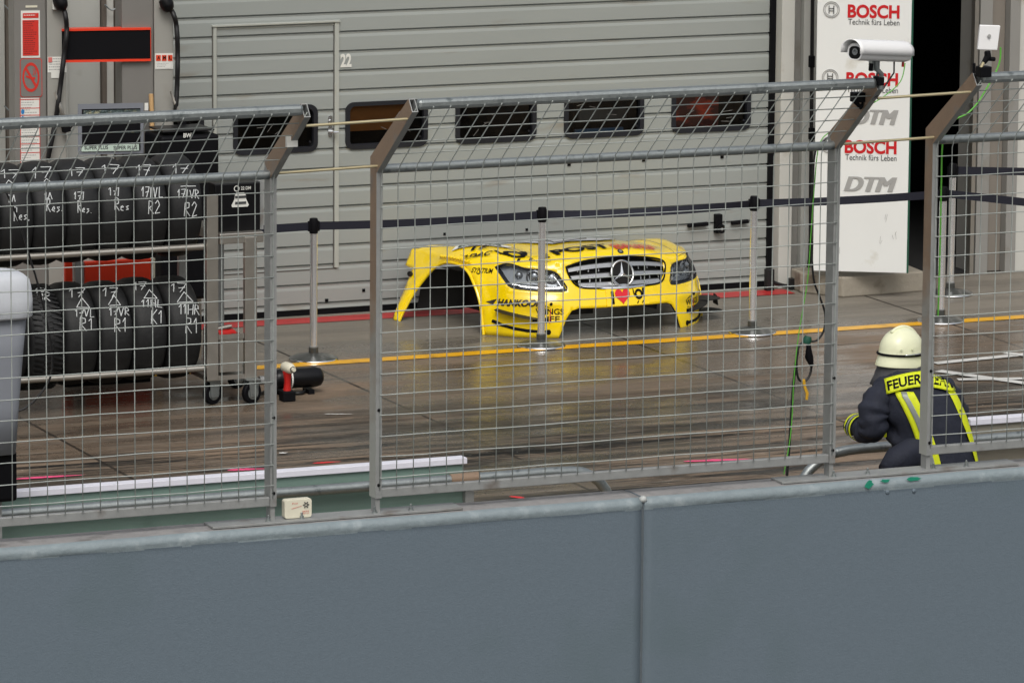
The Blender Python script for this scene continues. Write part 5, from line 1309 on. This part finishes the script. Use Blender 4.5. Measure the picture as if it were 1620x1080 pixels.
    q.add(vs, [(i*4+k, i*4+(k+1) % 4, (i+1)*4+(k+1) % 4, (i+1)*4+k) for i in range(n) for k in range(4)]+[(3, 2, 1, 0), tuple(n*4+k for k in range(4))]); part(q, 'plate_panel', M_cary, bevel=.002)
    on = lambda s0, z0, off=.014: (lambda x, y: smap(s0+x, z0+y, off))
    q = MB(); decal(q, 'I', .022, .088, on(-.117, .222, .0155), cut=.03, bold=.05)
    part(q, 'plate_letter', M_black)
    def heart(s0, z0, w_, h_):
        P_ = [];
        for k in range(40):
            t = 2*math.pi*k/40; x = 16*math.sin(t)**3; y = 13*math.cos(t)-5*math.cos(2*t)-2*math.cos(3*t)-math.cos(4*t); P_.append((s0+x/32*w_, z0+(y+2)/29*h_))
        return P_
    q = MB(); q.add([smap(s, z, .0155) for s, z in heart(-.022, .27, .125, .105)], [tuple(range(40))]); part(q, 'heart', mat('heart red', (222, 36, 50), .35))
    def horn(q, f, w_, h_):   # post horn: ring, bell on the right, two arrows below
        n = 28
        for k in range(n):
            a, b = 2*math.pi*k/n, 2*math.pi*(k+1)/n
            q.add([f(w_*(.42+.30*math.cos(t)*r_), h_*(.60+.34*math.sin(t)*r_)) for t, r_ in ((a, 1), (b, 1), (b, .55), (a, .55))], [(0, 1, 2, 3)])
        q.add([f(w_*x, h_*y) for x, y in ((.06, .98), (0, .98), (.02, .62), (.22, .38), (.28, .44), (.1, .66))], [tuple(range(6))])
        q.add([f(w_*x, h_*y) for x, y in ((.72, .98), (.98, .98), (.84, .62), (.6, .36), (.52, .42), (.72, .66))], [tuple(range(6))])
        for x in (.2, .56): q.add([f(w_*(x+a), h_*b) for a, b in ((0, 0), (.08, 0), (.2, .18), (.12, .18))], [(0, 1, 2, 3)])
        return q
    part(horn(MB(), on(.068, .218, .0155), .115, .105), 'horn_mark', M_black)
    # ---- lettering on the bumper
    q = MB(); decal(q, 'HANKOOK', .36, .05, lambda x, y: smap(-1.0+x, .198+y+.04*x, .003), cut=.03, bold=.05, shear=.25)
    q.add([smap(s, z, .003) for s, z in ((-1.09, .218), (-1.05, .232), (-1.005, .245), (-1.02, .225), (-1.035, .202))], [(0, 1, 2, 3, 4)]); part(q, 'tyre_sponsor', mat('dark bronze lettering', (52, 44, 34), .4))
    q = MB(); decal(q, 'SYNTIUM', .19, .034, lambda x, y: smap(-1.29+x, .40+y+.045*x, .003), cut=.03, bold=.02); part(q, 'oil_sponsor', M_black)
    for s0, k in ((-.70, 1), (.60, -1)):
        q = MB(); decal(q, 'WINGS', .21, .042, lambda x, y: smap(s0+x, .158+y, .003), cut=.03, bold=.015); decal(q, 'LIFE', .13, .04, lambda x, y: smap(s0+.05+x, .108+y, .003), cut=.03, bold=.015)
        decal(q, 'FOR', .03, .012, lambda x, y: smap(s0+.012+x, .14+y, .003))
        for t in (0, .012): q.tube([smap(s0+x, z, .002) for x, z in ((.01, .20), (.06, .215+t), (.105, .206))], .0016, 4)
        q.lathe([(.012, 0), (.008, .003)], smap(s0+.115, .232, .002), (-.1, -1, 0), 10); part(q, 'charity_mark', M_black)
        q = MB(); q.add([smap(s0+x, z, .0045) for x, z in ((.104, .095), (.110, .095), (.114, .2), (.108, .2))], [(0, 1, 2, 3)]); part(q, 'red_stripe', M_red)
    # ---- lettering on the hood
    def hf(u0, off0, off=.008):
        def f(x, y):
            u = u0+x; b = float(np.interp(u, CP[:, 0], CP[:, 1]))+off0+y; return hmap(u, b, off)
        return f
    q = MB(); decal(q, 'POST', .43, .13, hf(-.42, .25), cut=.03, bold=.035); horn(q, hf(-.74, .20), .20, .24); decal(q, 'E', .07, .09, hf(-.53, .23), cut=.03, bold=.03, shear=.2)
    part(q, 'hood_lettering', M_black)
    q = MB(); decal(q, 'BRIEF', .40, .12, hf(.035, .23), cut=.03, bold=.02); part(q, 'hood_lettering_red', mat('hood text red', (190, 60, 50), .4))
    q = MB(); q.lathe([(.022, 0), (.024, .003), (.001, .004)], hf(-.01, .10, .0)(0, 0), (0, -.5, .85), 20); part(q, 'hood_badge', M_rubber, smooth=True)
    q = MB(); q.lathe([(.012, 0), (.012, .002)], hf(-.01, .10, .004)(0, 0), (0, -.5, .85), 16); part(q, 'badge_center', M_silver, smooth=True)
    # fender plate: text runs from rear to front, tops point inboard
    def ff(o, du, ln):
        du = nrm(np.array(du, float)); dv = V3(-du[1], du[0], 0)[:2]
        def f(x, y): p = np.array(o)+du*x+dv*y; return hmap(p[0], p[1], ln)
        return f
    F = ff((-.87, 1.0), (.26, -.30), .010)
    q = MB(); n = 8; 
    g_ = [F(x, y) for y in (.0, .10) for x in np.linspace(-.03, .40, n+1)]
    q.add(g_, [(i, i+1, n+2+i, n+1+i) for i in range(n)]); part(q, 'fender_plate', M_signw)
    q = MB(); decal(q, 'DEKRA', .34, .075, lambda x, y: F(x+.01, .012+y)+V3(0, 0, .003), cut=.03, bold=.03); part(q, 'fender_text', mat('dark green text', (30, 70, 58), .4))
    q = MB(); decal(q, '17', .13, .075, lambda x, y: F(.15+x, -.095+y)+V3(0, 0, .002), cut=.03, bold=.04); decal(q, 'ADAC', .24, .05, lambda x, y: F(.10+x, -.185+y)+V3(0, 0, .002), cut=.03, bold=.03, shear=.2); part(q, 'fender_number', M_black)
    # panel joints
    def seam(pts, nm='panel_seam', r_=.0022): q = MB(); q.tube(pts, r_, 4); part(q, nm, M_dline)
    seam([smap(s, .335+.02*0, .0) for s in np.linspace(-1.98, -2.03, 3)])
    for sg in (-1, 1):
        seam([hmap(sg*u, b) for u, b in smooth_px([(.56, .14), (.58, .3), (.60, .6), (.58, .9), (.52, 1.0)])])
    # cowl grey
    q = MB(); vs, fs = fill([(-.44, .985), (-.38, .84), (-.27, .63), (-.1, .67), (.12, .63), (.30, .74), (.42, .88), (.44, .985), (.2, .965), (0, .955), (-.2, .965)], [], .05, lambda x, y: hmap(x, y, .009)); q.add(vs, fs); part(q, 'cowl', M_grey, smooth='all')
    q = MB(); q.tube([hmap(x, y, .010) for x, y in ((-.3, .9), (-.22, .74), (-.24, .66), (-.1, .69), (.1, .78))], .006, 6); part(q, 'wiper_edge', M_dline)
    # canards and slots
    for sg in (-1, 1):
        def fin(s0, s1, z0, z1, wd, m, nm, th=.004):
            q = MB(); n = 10; vs = []
            for i in range(n+1):
                t = i/n; s_ = sg*(s0+(s1-s0)*t); z = z0+(z1-z0)*t; w_ = wd*math.sin(math.pi*(.12+.86*t))**.6
                vs += [smap(s_, z, -.002), smap(s_, z-.006, w_), smap(s_, z-.006+th, w_), smap(s_, z+th, -.002)]
            q.add(vs, [(i*4+k, i*4+(k+1) % 4, (i+1)*4+(k+1) % 4, (i+1)*4+k) for i in range(n) for k in range(4)]+[(3, 2, 1, 0), tuple(n*4+k for k in range(4))]); part(q, nm, m)
        fin(1.0, .62, .175, .12, .07, M_carin, 'canard'); 
        q = MB(); q.tube([smap(sg*s, z, -.003) for s, z in ((1.03, .088), (.95, .066), (.85, .05), (.75, .040), (.62, .037))], .0125, 8); part(q, 'slot', M_black, smooth=True)
        q = MB(); q.lathe([(.019, -.01), (.019, .004), (.014, .006)], smap(sg*.60, .036, 0), nrm(smap(sg*.60, .036, .1)-smap(sg*.60, .036, 0)), 14); part(q, 'tow_point', M_black)
        q = MB(); a, b = smap(sg*.72, .118, .003), smap(sg*.60, .122, .003); q.beam(a, b, .006, .028); part(q, 'clip', M_black)
    # splitter wing visible beyond the right corner
    for z0, wd in ((.16, .16), (.07, .17)):
        q = MB(); P0 = [smap(s, z0, -.01) for s in np.linspace(.88, 1.1, 6)]; P1 = [smap(s, z0, wd*math.sin(math.pi*(.15+.7*i/5))) for i, s in enumerate(np.linspace(.88, 1.1, 6))]
        q.prism(P0+P1[::-1], (0, 0, .006)); part(q, 'side_flap', M_carin)
    q = MB(); q.add([smap(1.05, .17, .13), smap(1.15, .17, .13), smap(1.15, .10, .13), smap(1.05, .10, .13)], [(0, 1, 2, 3)]); part(q, 'flap_end', M_carin, solid=(.006, 0))
    # mouth lining edge
    q = MB(); pts = [(-.53, 0), (-.475, .13), (-.435, .188), (-.38, .203), (0, .203), (.38, .203), (.435, .188), (.475, .13), (.53, 0)]
    q.tube([smap(s, z, -.012) for s, z in pts], .010, 6); part(q, 'mouth_edge', M_carin, smooth=True)
    q = MB(); q.tube([smap(-1.985, .3, .01), smap(-1.98, .3, .03)], .02, 8); part(q, 'fixing_clip', M_carin)
car()

# ================================================================== FIREFIGHTER
def person():
    Y0 = 26.05
    def at(px, py, dy=0.0): return W(px, py, Y0+dy)
    hip = at(1480, 800, .1); root = thing('person', 'kneeling firefighter seen from behind with cream helmet and navy jacket marked FEUERWEHR', 'person', (hip[0], hip[1], 0))
    latX = nrm(V3(RT[0], RT[1], 0)); back = nrm(V3(FW[0], FW[1], 0))      # towards lane
    # -- continuous body, skinned skeleton
    V = []; E = []; Rr = []
    def vtx(p, r_): V.append(tuple(p)); Rr.append(r_); return len(V)-1
    pel = vtx(hip+V3(0, 0, .06), .11); ches = vtx(at(1452, 660, .15), .095); nk = vtx(at(1432, 600, .2), .06); hd_ = vtx(at(1428, 560, .27), .085); cr = vtx(at(1430, 535, .27), .08)
    E += [(pel, ches), (ches, nk), (nk, hd_), (hd_, cr)]
    def arm(sh, el, wr_, dirv):
        a, b, c = vtx(sh, .045), vtx(el, .04), vtx(wr_, .030); E.extend([(ches, a), (a, b), (b, c)])
        pm = vtx(wr_+dirv*.05, .034); E.append((c, pm)); sd_ = nrm(np.cross(dirv, V3(0, 0, 1)))
        for i, (o, L_) in enumerate(((-.03, .07), (-.01, .08), (.01, .076), (.03, .062))):
            k = vtx(wr_+dirv*.085+sd_*o, .0105); k2 = vtx(wr_+dirv*(.085+L_*.5)+sd_*o-V3(0, 0, .012), .0095); k3 = vtx(wr_+dirv*(.085+L_*.75)+sd_*o-V3(0, 0, .04), .008); E.extend([(pm, k), (k, k2), (k2, k3)])
        t = vtx(wr_+dirv*.05-sd_*.045-V3(0, 0, .01), .011); t2 = vtx(wr_+dirv*.085-sd_*.05-V3(0, 0, .035), .009); E.extend([(pm, t), (t, t2)])
    ls, le, lw = at(1394, 628, .19), at(1384, 682, .17), at(1355, 673, .40)
    rs, re, rw_ = at(1492, 628, .18), at(1505, 690, .42), at(1450, 700, .60)
    arm(ls, le, lw, nrm(back+latX*.15+V3(0, 0, -.25))); arm(rs, re, rw_, nrm(V3(-.4, .8, -.1)))
    for sx in (-1, 1):
        h = vtx(hip+latX*sx*.11, .095); kn = vtx(hip+latX*sx*.17+back*.36+V3(0, 0, -hip[2]+.09 if sx < 0 else -.02), .065)
        if sx < 0: an = vtx(V3(*(hip+latX*sx*.17-back*.05)[:2], .07), .045); to = vtx(V3(*(hip+latX*sx*.17-back*.22)[:2], .05), .035)
        else: an = vtx(V3(*(hip+latX*sx*.19+back*.34)[:2], .08), .045); to = vtx(V3(*(hip+latX*sx*.19+back*.54)[:2], .05), .035)
        E += [(pel, h), (h, kn), (kn, an), (an, to)]
    me = bpy.data.meshes.new('body'); off = np.array(root.location); me.from_pydata([tuple(np.array(p)-off) for p in V], E, []); o = bpy.data.objects.new('body', me); scn.collection.objects.link(o)
    mo = o.modifiers.new('skin', 'SKIN'); mo.use_smooth_shade = True
    sv = me.skin_vertices[0].data
    for i, r_ in enumerate(Rr): sv[i].radius = (r_, r_); sv[i].use_root = (i == 0)
    ss = o.modifiers.new('sub', 'SUBSURF'); ss.levels = 2; ss.render_levels = 2
    dg = bpy.context.evaluated_depsgraph_get(); m2 = bpy.data.meshes.new_from_object(o.evaluated_get(dg)); bpy.data.objects.remove(o)
    m2.materials.clear(); m2.materials.append(M_skin); m2.name = 'body'; ob_ = bpy.data.objects.new('body', m2); scn.collection.objects.link(ob_); ob_.parent = root
    # -- jacket torso loft: (py, centre px, half width m, half depth m, dy)
    S_ = [(815, 1482, .235, .19, .10), (775, 1481, .238, .19, .10), (740, 1479, .238, .185, .10), (715, 1476, .232, .18, .11), (690, 1470, .232, .175, .12), (665, 1461, .238, .17, .13), (645, 1453, .24, .165, .14), (625, 1446, .235, .155, .155), (610, 1441, .215, .14, .17), (598, 1437, .175, .12, .18), (590, 1434, .12, .10, .19), (583, 1432, .08, .085, .20)]
    ks = np.linspace(0, 1, len(S_)); SA = np.array(S_)
    def ringp(t): return [np.interp(t, ks, SA[:, i]) for i in range(5)]
    def tmap(x, t, off_=0.0):
        """x -1..1 across the back (camera side), t 0 bottom .. 1 neck"""
        py, px, hw, hd2, dy = ringp(t); c = at(px, py, dy); ph = x*math.pi/2
        return c+latX*math.sin(ph)*(hw+off_)-back*math.cos(ph)*(hd2+off_)
    q = MB(); n = 72; m_ = 60; vs = []
    for j in range(m_+1):
        t = j/m_; py, px, hw, hd2, dy = ringp(t); c = at(px, py, dy)
        for k in range(n):
            a = 2*math.pi*k/n; x_, y_ = math.sin(a), math.cos(a)
            # wrinkles: strong below the shoulders at the left flank
            p_ = Vector((x_*2.2+t*1.5, y_*1.5, t*5.0)); wv = noise.noise(p_*1.6)*.018+noise.noise(p_*4)*.009+noise.noise(p_*9)*.003
            fl = (.25+max(0, -x_))**2*math.exp(-((t-.36)/.24)**2)*.017*math.sin(34*t+6*x_+2.2*noise.noise(Vector((x_*2, t*4, 7))))*(y_ > -.2)
            wr2 = (wv*.9+fl)*(1 if 0.02 < t < .95 else .3)
            if abs(x_) < .75 and y_ > 0: wr2 *= .35
            vs.append(c+latX*x_*(hw+wr2)-back*y_*(hd2+wr2))
    q.add(vs, [(j*n+k, j*n+(k+1) % n, (j+1)*n+(k+1) % n, (j+1)*n+k) for j in range(m_) for k in range(n)])
    # hem skirt at the left (fabric bunching towards the wall)
    def sleeve(pts, rs_, sd_):
        P_ = []; 
        pts = [np.array(p) for p in pts]; sm_p = smooth_px(pts, 10); rad = [float(np.interp(i/(len(sm_p)-1), np.linspace(0, 1, len(rs_)), rs_)) for i in range(len(sm_p))]
        o0 = len(q.v); q.tube(sm_p, rad, 24)
        for i in range(o0, len(q.v)):
            v = np.array(q.v[i]); kk = (i-o0)//24; c = sm_p[min(kk, len(sm_p)-1)]; d = v-c; L_ = np.linalg.norm(d)
            if L_ > 1e-5:
                w_ = noise.noise(Vector(v*22)+Vector((sd_, 0, 0)))*.014+noise.noise(Vector(v*9)+Vector((sd_, 3, 0)))*.016+.006*math.sin(kk*1.1+3*noise.noise(Vector(v*5))); q.v[i] = tuple(v+d/L_*w_)
        return sm_p, rad
    lsp, lrad = sleeve([at(1408, 618, .26), at(1391, 626, .19), at(1381, 652, .15), at(1381, 674, .16), at(1368, 679, .27), at(1349, 671, .40)], [.06, .082, .084, .085, .07, .058], 1)
    sleeve([at(1474, 612, .17), at(1496, 628, .17), at(1510, 660, .28), at(1508, 688, .40), at(1480, 698, .52), at(1460, 700, .58)], [.085, .085, .075, .07, .06, .05], 5)
    # fold of cloth hanging left under the flank
    jk = q.build('jacket', M_jack, root, smooth='all')
    q = MB(); q.tube([at(1400, 745, .0), at(1416, 728, .02), at(1440, 716, .02), at(1462, 712, .0)], [.045, .07, .085, .08], 16)
    for i in range(len(q.v)): v = np.array(q.v[i]); q.v[i] = tuple(v+V3(1, 1, 1)*noise.noise(Vector(v*14))*.018)
    q.tube([at(1405, 790, .15), at(1404, 765, .1), at(1404, 745, .05)], [.09, .08, .05], 14)
    q.build('jacket_hem', M_jack, root, smooth='all')
    # -- tapes on the back
    def band(x0f, x1f, ta, tb, m, nm, off_=.012, n1=14, n2=8):
        q = MB(); vs = []
        for j in range(n1+1):
            t = ta+(tb-ta)*j/n1; a, b = x0f(t), x1f(t)
            for i in range(n2+1): x = a+(b-a)*i/n2; vs.append(tmap(x, t, off_))
        q.add(vs, [(j*(n2+1)+i, j*(n2+1)+i+1, (j+1)*(n2+1)+i+1, (j+1)*(n2+1)+i) for j in range(n1) for i in range(n2)]); return q.build(nm, m, jk, smooth='all', solid=(.002, 0))
    def tOf(py): return float(np.interp(-py, -SA[:, 0], ks))
    def xOf(px, t):
        _, cx, hw, _, _ = ringp(t); s_ = (px-cx)/(hw*275); return math.asin(max(-1, min(1, s_)))/(math.pi/2)
    def tp(pts):   # px edge as function of t
        T_ = [tOf(p[1]) for p in pts]; 
        return lambda t: xOf(float(np.interp(t, T_, [p[0] for p in pts])), t)
    Lf = [(1462, 740), (1452, 700), (1433, 650), (1415, 616)]; Lg = [(1488, 740), (1478, 700), (1460, 650), (1441, 610)]
    mid0 = [(a[0]*.66+b[0]*.34, a[1]) for a, b in zip(Lf, Lg)]; mid1 = [(a[0]*.34+b[0]*.66, a[1]) for a, b in zip(Lf, Lg)]
    t0, t1 = tOf(800), tOf(612)
    def ext(L_): return [(L_[0][0]+6, 800)]+L_
    band(tp(ext(Lf)), tp(ext(Lg)), t0, t1, M_fluo, 'reflective_tape'); band(tp(ext(mid0)), tp(ext(mid1)), t0, t1, M_reflex, 'silver_tape', .0155)
    Rf = [(1541, 740), (1530, 700), (1513, 655), (1492, 612)]; Rg = [(1549, 740), (1541, 700), (1523, 655), (1502, 612)]
    band(tp(ext(Rf)), tp(ext(Rg)), t0, t1, M_fluo, 'reflective_tape')
    # yoke with lettering (arched)
    def yoke(u, v, o_=.0):   # u 0..1 across, v 0..1 up
        px = 1405+(1503-1405)*u; arch = -12*math.sin(math.pi*min(1, u*1.05)); base_py = 617+arch*1.0-2*u
        py = base_py-22*v+ (0); t = tOf(py); return tmap(xOf(px+(-2*v), t), t, .024+o_)
    q = MB(); n1, n2 = 24, 6; vs = [yoke(i/n1, j/n2) for j in range(n2+1) for i in range(n1+1)]
    q.add(vs, [(j*(n1+1)+i, j*(n1+1)+i+1, (j+1)*(n1+1)+i+1, (j+1)*(n1+1)+i) for j in range(n2) for i in range(n1)]); q.build('name_band', M_fluo, jk, smooth='all', solid=(.002, 0))
    q = MB(); decal(q, 'FEUERWEHR', .93, .62, lambda x, y: yoke(.03+x, .2+y, .004), bold=.03); q.build('name_text', M_black, jk)
    # cuffs
    def cuff(P_, i0, i1, k=1.06):
        q = MB(); q.tube(P_[i0:i1], [r_*k+.008 for r_ in lrad[i0:i1]], 24, cap=False); return q
    L_ = len(lsp)
    cuff(lsp, L_-4, L_-2, 1.0).build('sleeve_tape', M_fluo, jk, smooth='all', solid=(.002, 0)); cuff(lsp, L_-8, L_-6, 1.0).build('sleeve_tape', M_fluo, jk, smooth='all', solid=(.002, 0))
    cuff(lsp, L_-6, L_-4, 1.0).build('sleeve_silver', M_reflex, jk, smooth='all', solid=(.002, 0))
    q = MB(); q.tube([at(1396, 664, .12), at(1399, 676, .12), at(1400, 690, .14)], [.008, .012, .01], 8); q.build('flank_tape', M_fluo, jk, smooth=True)
    # -- trousers
    q = MB()
    for sx in (-1, 1):
        k0 = hip+latX*sx*.17+back*.36+V3(0, 0, (-hip[2]+.10) if sx < 0 else -.02)
        if sx < 0: q.tube([hip+latX*sx*.09+V3(0, 0, .05), hip+latX*sx*.11, k0, V3(*(hip+latX*sx*.17+back*.1)[:2], .09), V3(*(hip+latX*sx*.17-back*.06)[:2], .09)], [.12, .125, .09, .08, .065], 16)
        else: q.tube([hip+latX*sx*.09+V3(0, 0, .05), hip+latX*sx*.11, k0, V3(*(hip+latX*sx*.19+back*.34)[:2], .12)], [.12, .125, .09, .07], 16)
    q.build('trousers', M_jack, root, smooth='all')
    q = MB()
    a = V3(*(hip+latX*-.17-back*.03)[:2], .07); q.tube([a, a-back*.1, a-back*.22+V3(0, 0, -.02)], [.06, .05, .045], 12); b = V3(*(hip+latX*.19+back*.34)[:2], .05); q.tube([b+V3(0, 0, .14), b+V3(0, 0, .02), b+back*.18], [.06, .055, .045], 12); each(q, 'boot', M_black, root, smooth='all')
    # -- helmet
    hc = at(1426, 548, .27); fwd = nrm(latX*.75+back*.65)   # looks right and away
    sdv = np.cross(V3(0, 0, 1), fwd)
    q = MB(); n = 40; vs = []; m_ = 18; tilt = .10
    lev = [(-.105, 1.20), (-.10, 1.20), (-.085, 1.15), (-.055, 1.055), (-.02, 1.0)]
    for z, s_ in lev:
        for k in range(n):
            a = 2*math.pi*k/n; fx = math.cos(a); fy = math.sin(a); bk = max(0, -fx)
            vs.append(hc+fwd*fx*.138*s_+sdv*fy*.112*(1+(s_-1)*.5)+V3(0, 0, z+.0-tilt*fx*.1+(.03 if z < -.07 else 0)*max(0, fx)))
    for j in range(1, 12):
        el = math.pi/2*j/11.5
        for k in range(n):
            a = 2*math.pi*k/n; vs.append(hc+fwd*math.cos(a)*.138*math.cos(el)+sdv*math.sin(a)*.112*math.cos(el)+V3(0, 0, -.02+.128*math.sin(el)))
    M_ = len(vs)//n; q.add(vs, [(j*n+k, j*n+(k+1) % n, (j+1)*n+(k+1) % n, (j+1)*n+k) for j in range(M_-1) for k in range(n)]+[tuple((M_-1)*n+k for k in range(n))])
    hm = q.build('helmet', M_helm, root, smooth='all')
    q = MB(); pts = [hc+fwd*.138*math.cos(a)*1.0+V3(0, 0, -.02+.128*math.sin(a)*1.03) for a in np.linspace(.15, 2.2, 14)]; q.tube(pts, [.010]*14, 10); q.build('crest', M_helm, hm, smooth='all')
    q = MB(); pts = [hc+fwd*.146*math.cos(a)+sdv*.119*math.sin(a)+V3(0, 0, -.036-.006*math.cos(a)) for a in np.linspace(0, 2*math.pi, 40, endpoint=False)]; q.tube(pts, .007, 6, close=True); q.build('strap', M_black, hm, smooth='all')
    q = MB(); pts = [hc+fwd*.150*math.cos(a)+sdv*.123*math.sin(a)+V3(0, 0, -.028) for a in np.linspace(-2.1, -.6, 16)]; q.tube(pts, .0045, 6); q.build('silver_strap', M_chrome, hm, smooth='all')
    q = MB(); p = hc+fwd*.10-sdv*.108+V3(0, 0, -.02); q.box(p[0]-.03, p[0]+.03, p[1]-.02, p[1]+.02, p[2]-.0, p[2]+.05); q.build('visor_pivot', M_black, hm, bevel=.006)
    q = MB(); q.box(p[0]-.03, p[0]+.03, p[1]-.022, p[1]+.018, p[2]-.055, p[2]-.004); q.build('clip', M_chrome, hm, bevel=.008)
    q = MB()
    for a in (-1.75, -2.25): c = hc+fwd*.141*math.cos(a)+sdv*.115*math.sin(a)+V3(0, 0, .0); q.lathe([(.008, 0), (.006, .004)], c, c-hc, 10)
    each(q, 'rivet', M_helm, hm)
    # neck cloth: skirt from the helmet rim to the shoulders
    q = MB(); vs = []; n = 36
    for j, (dz, s_) in enumerate(((-.075, 1.02), (-.11, 1.08), (-.15, 1.2), (-.185, 1.34))):
        for k in range(n+1):
            a = math.pi*(.05+1.75*k/n)+.6*0+R(35)
            f_ = 1+.04*math.sin(k*1.3)*(j/3)
            vs.append(hc+fwd*math.cos(a)*.135*s_*f_+sdv*math.sin(a)*.112*s_*f_*1.0+V3(0, 0, dz-.03*(j/3)*max(0, math.sin(a)*0+math.cos(a)*-1)*1.0))
    q.add(vs, [(j*(n+1)+k, j*(n+1)+k+1, (j+1)*(n+1)+k+1, (j+1)*(n+1)+k) for j in range(3) for k in range(n)]); q.build('neck_cloth', M_neck, root, smooth='all', solid=(.003, 0))
    # face (turned away from the camera, modelled for side views)
    q = MB(); fc = hc+V3(0, 0, -.07); 
    q.lathe([(.012, 0), (.009, .02), (.002, .028)], fc+fwd*.085+V3(0, 0, -.01), nrm(fwd+V3(0, 0, -.4)), 10); q.build('nose', M_skin, root, smooth='all')
    q = MB()
    for s_ in (-1, 1): q.lathe([(.012, 0), (.009, .006), (.001, .008)], fc+fwd*.082+sdv*.032*s_+V3(0, 0, .012), fwd, 12)
    each(q, 'eye', M_signw, root, smooth='all')
    q = MB(); q.tube([fc+fwd*.085+sdv*s_*.022+V3(0, 0, -.055) for s_ in (-1, 0, 1)], [.003, .006, .003], 6); q.build('mouth', M_redt, root, smooth='all')
person()
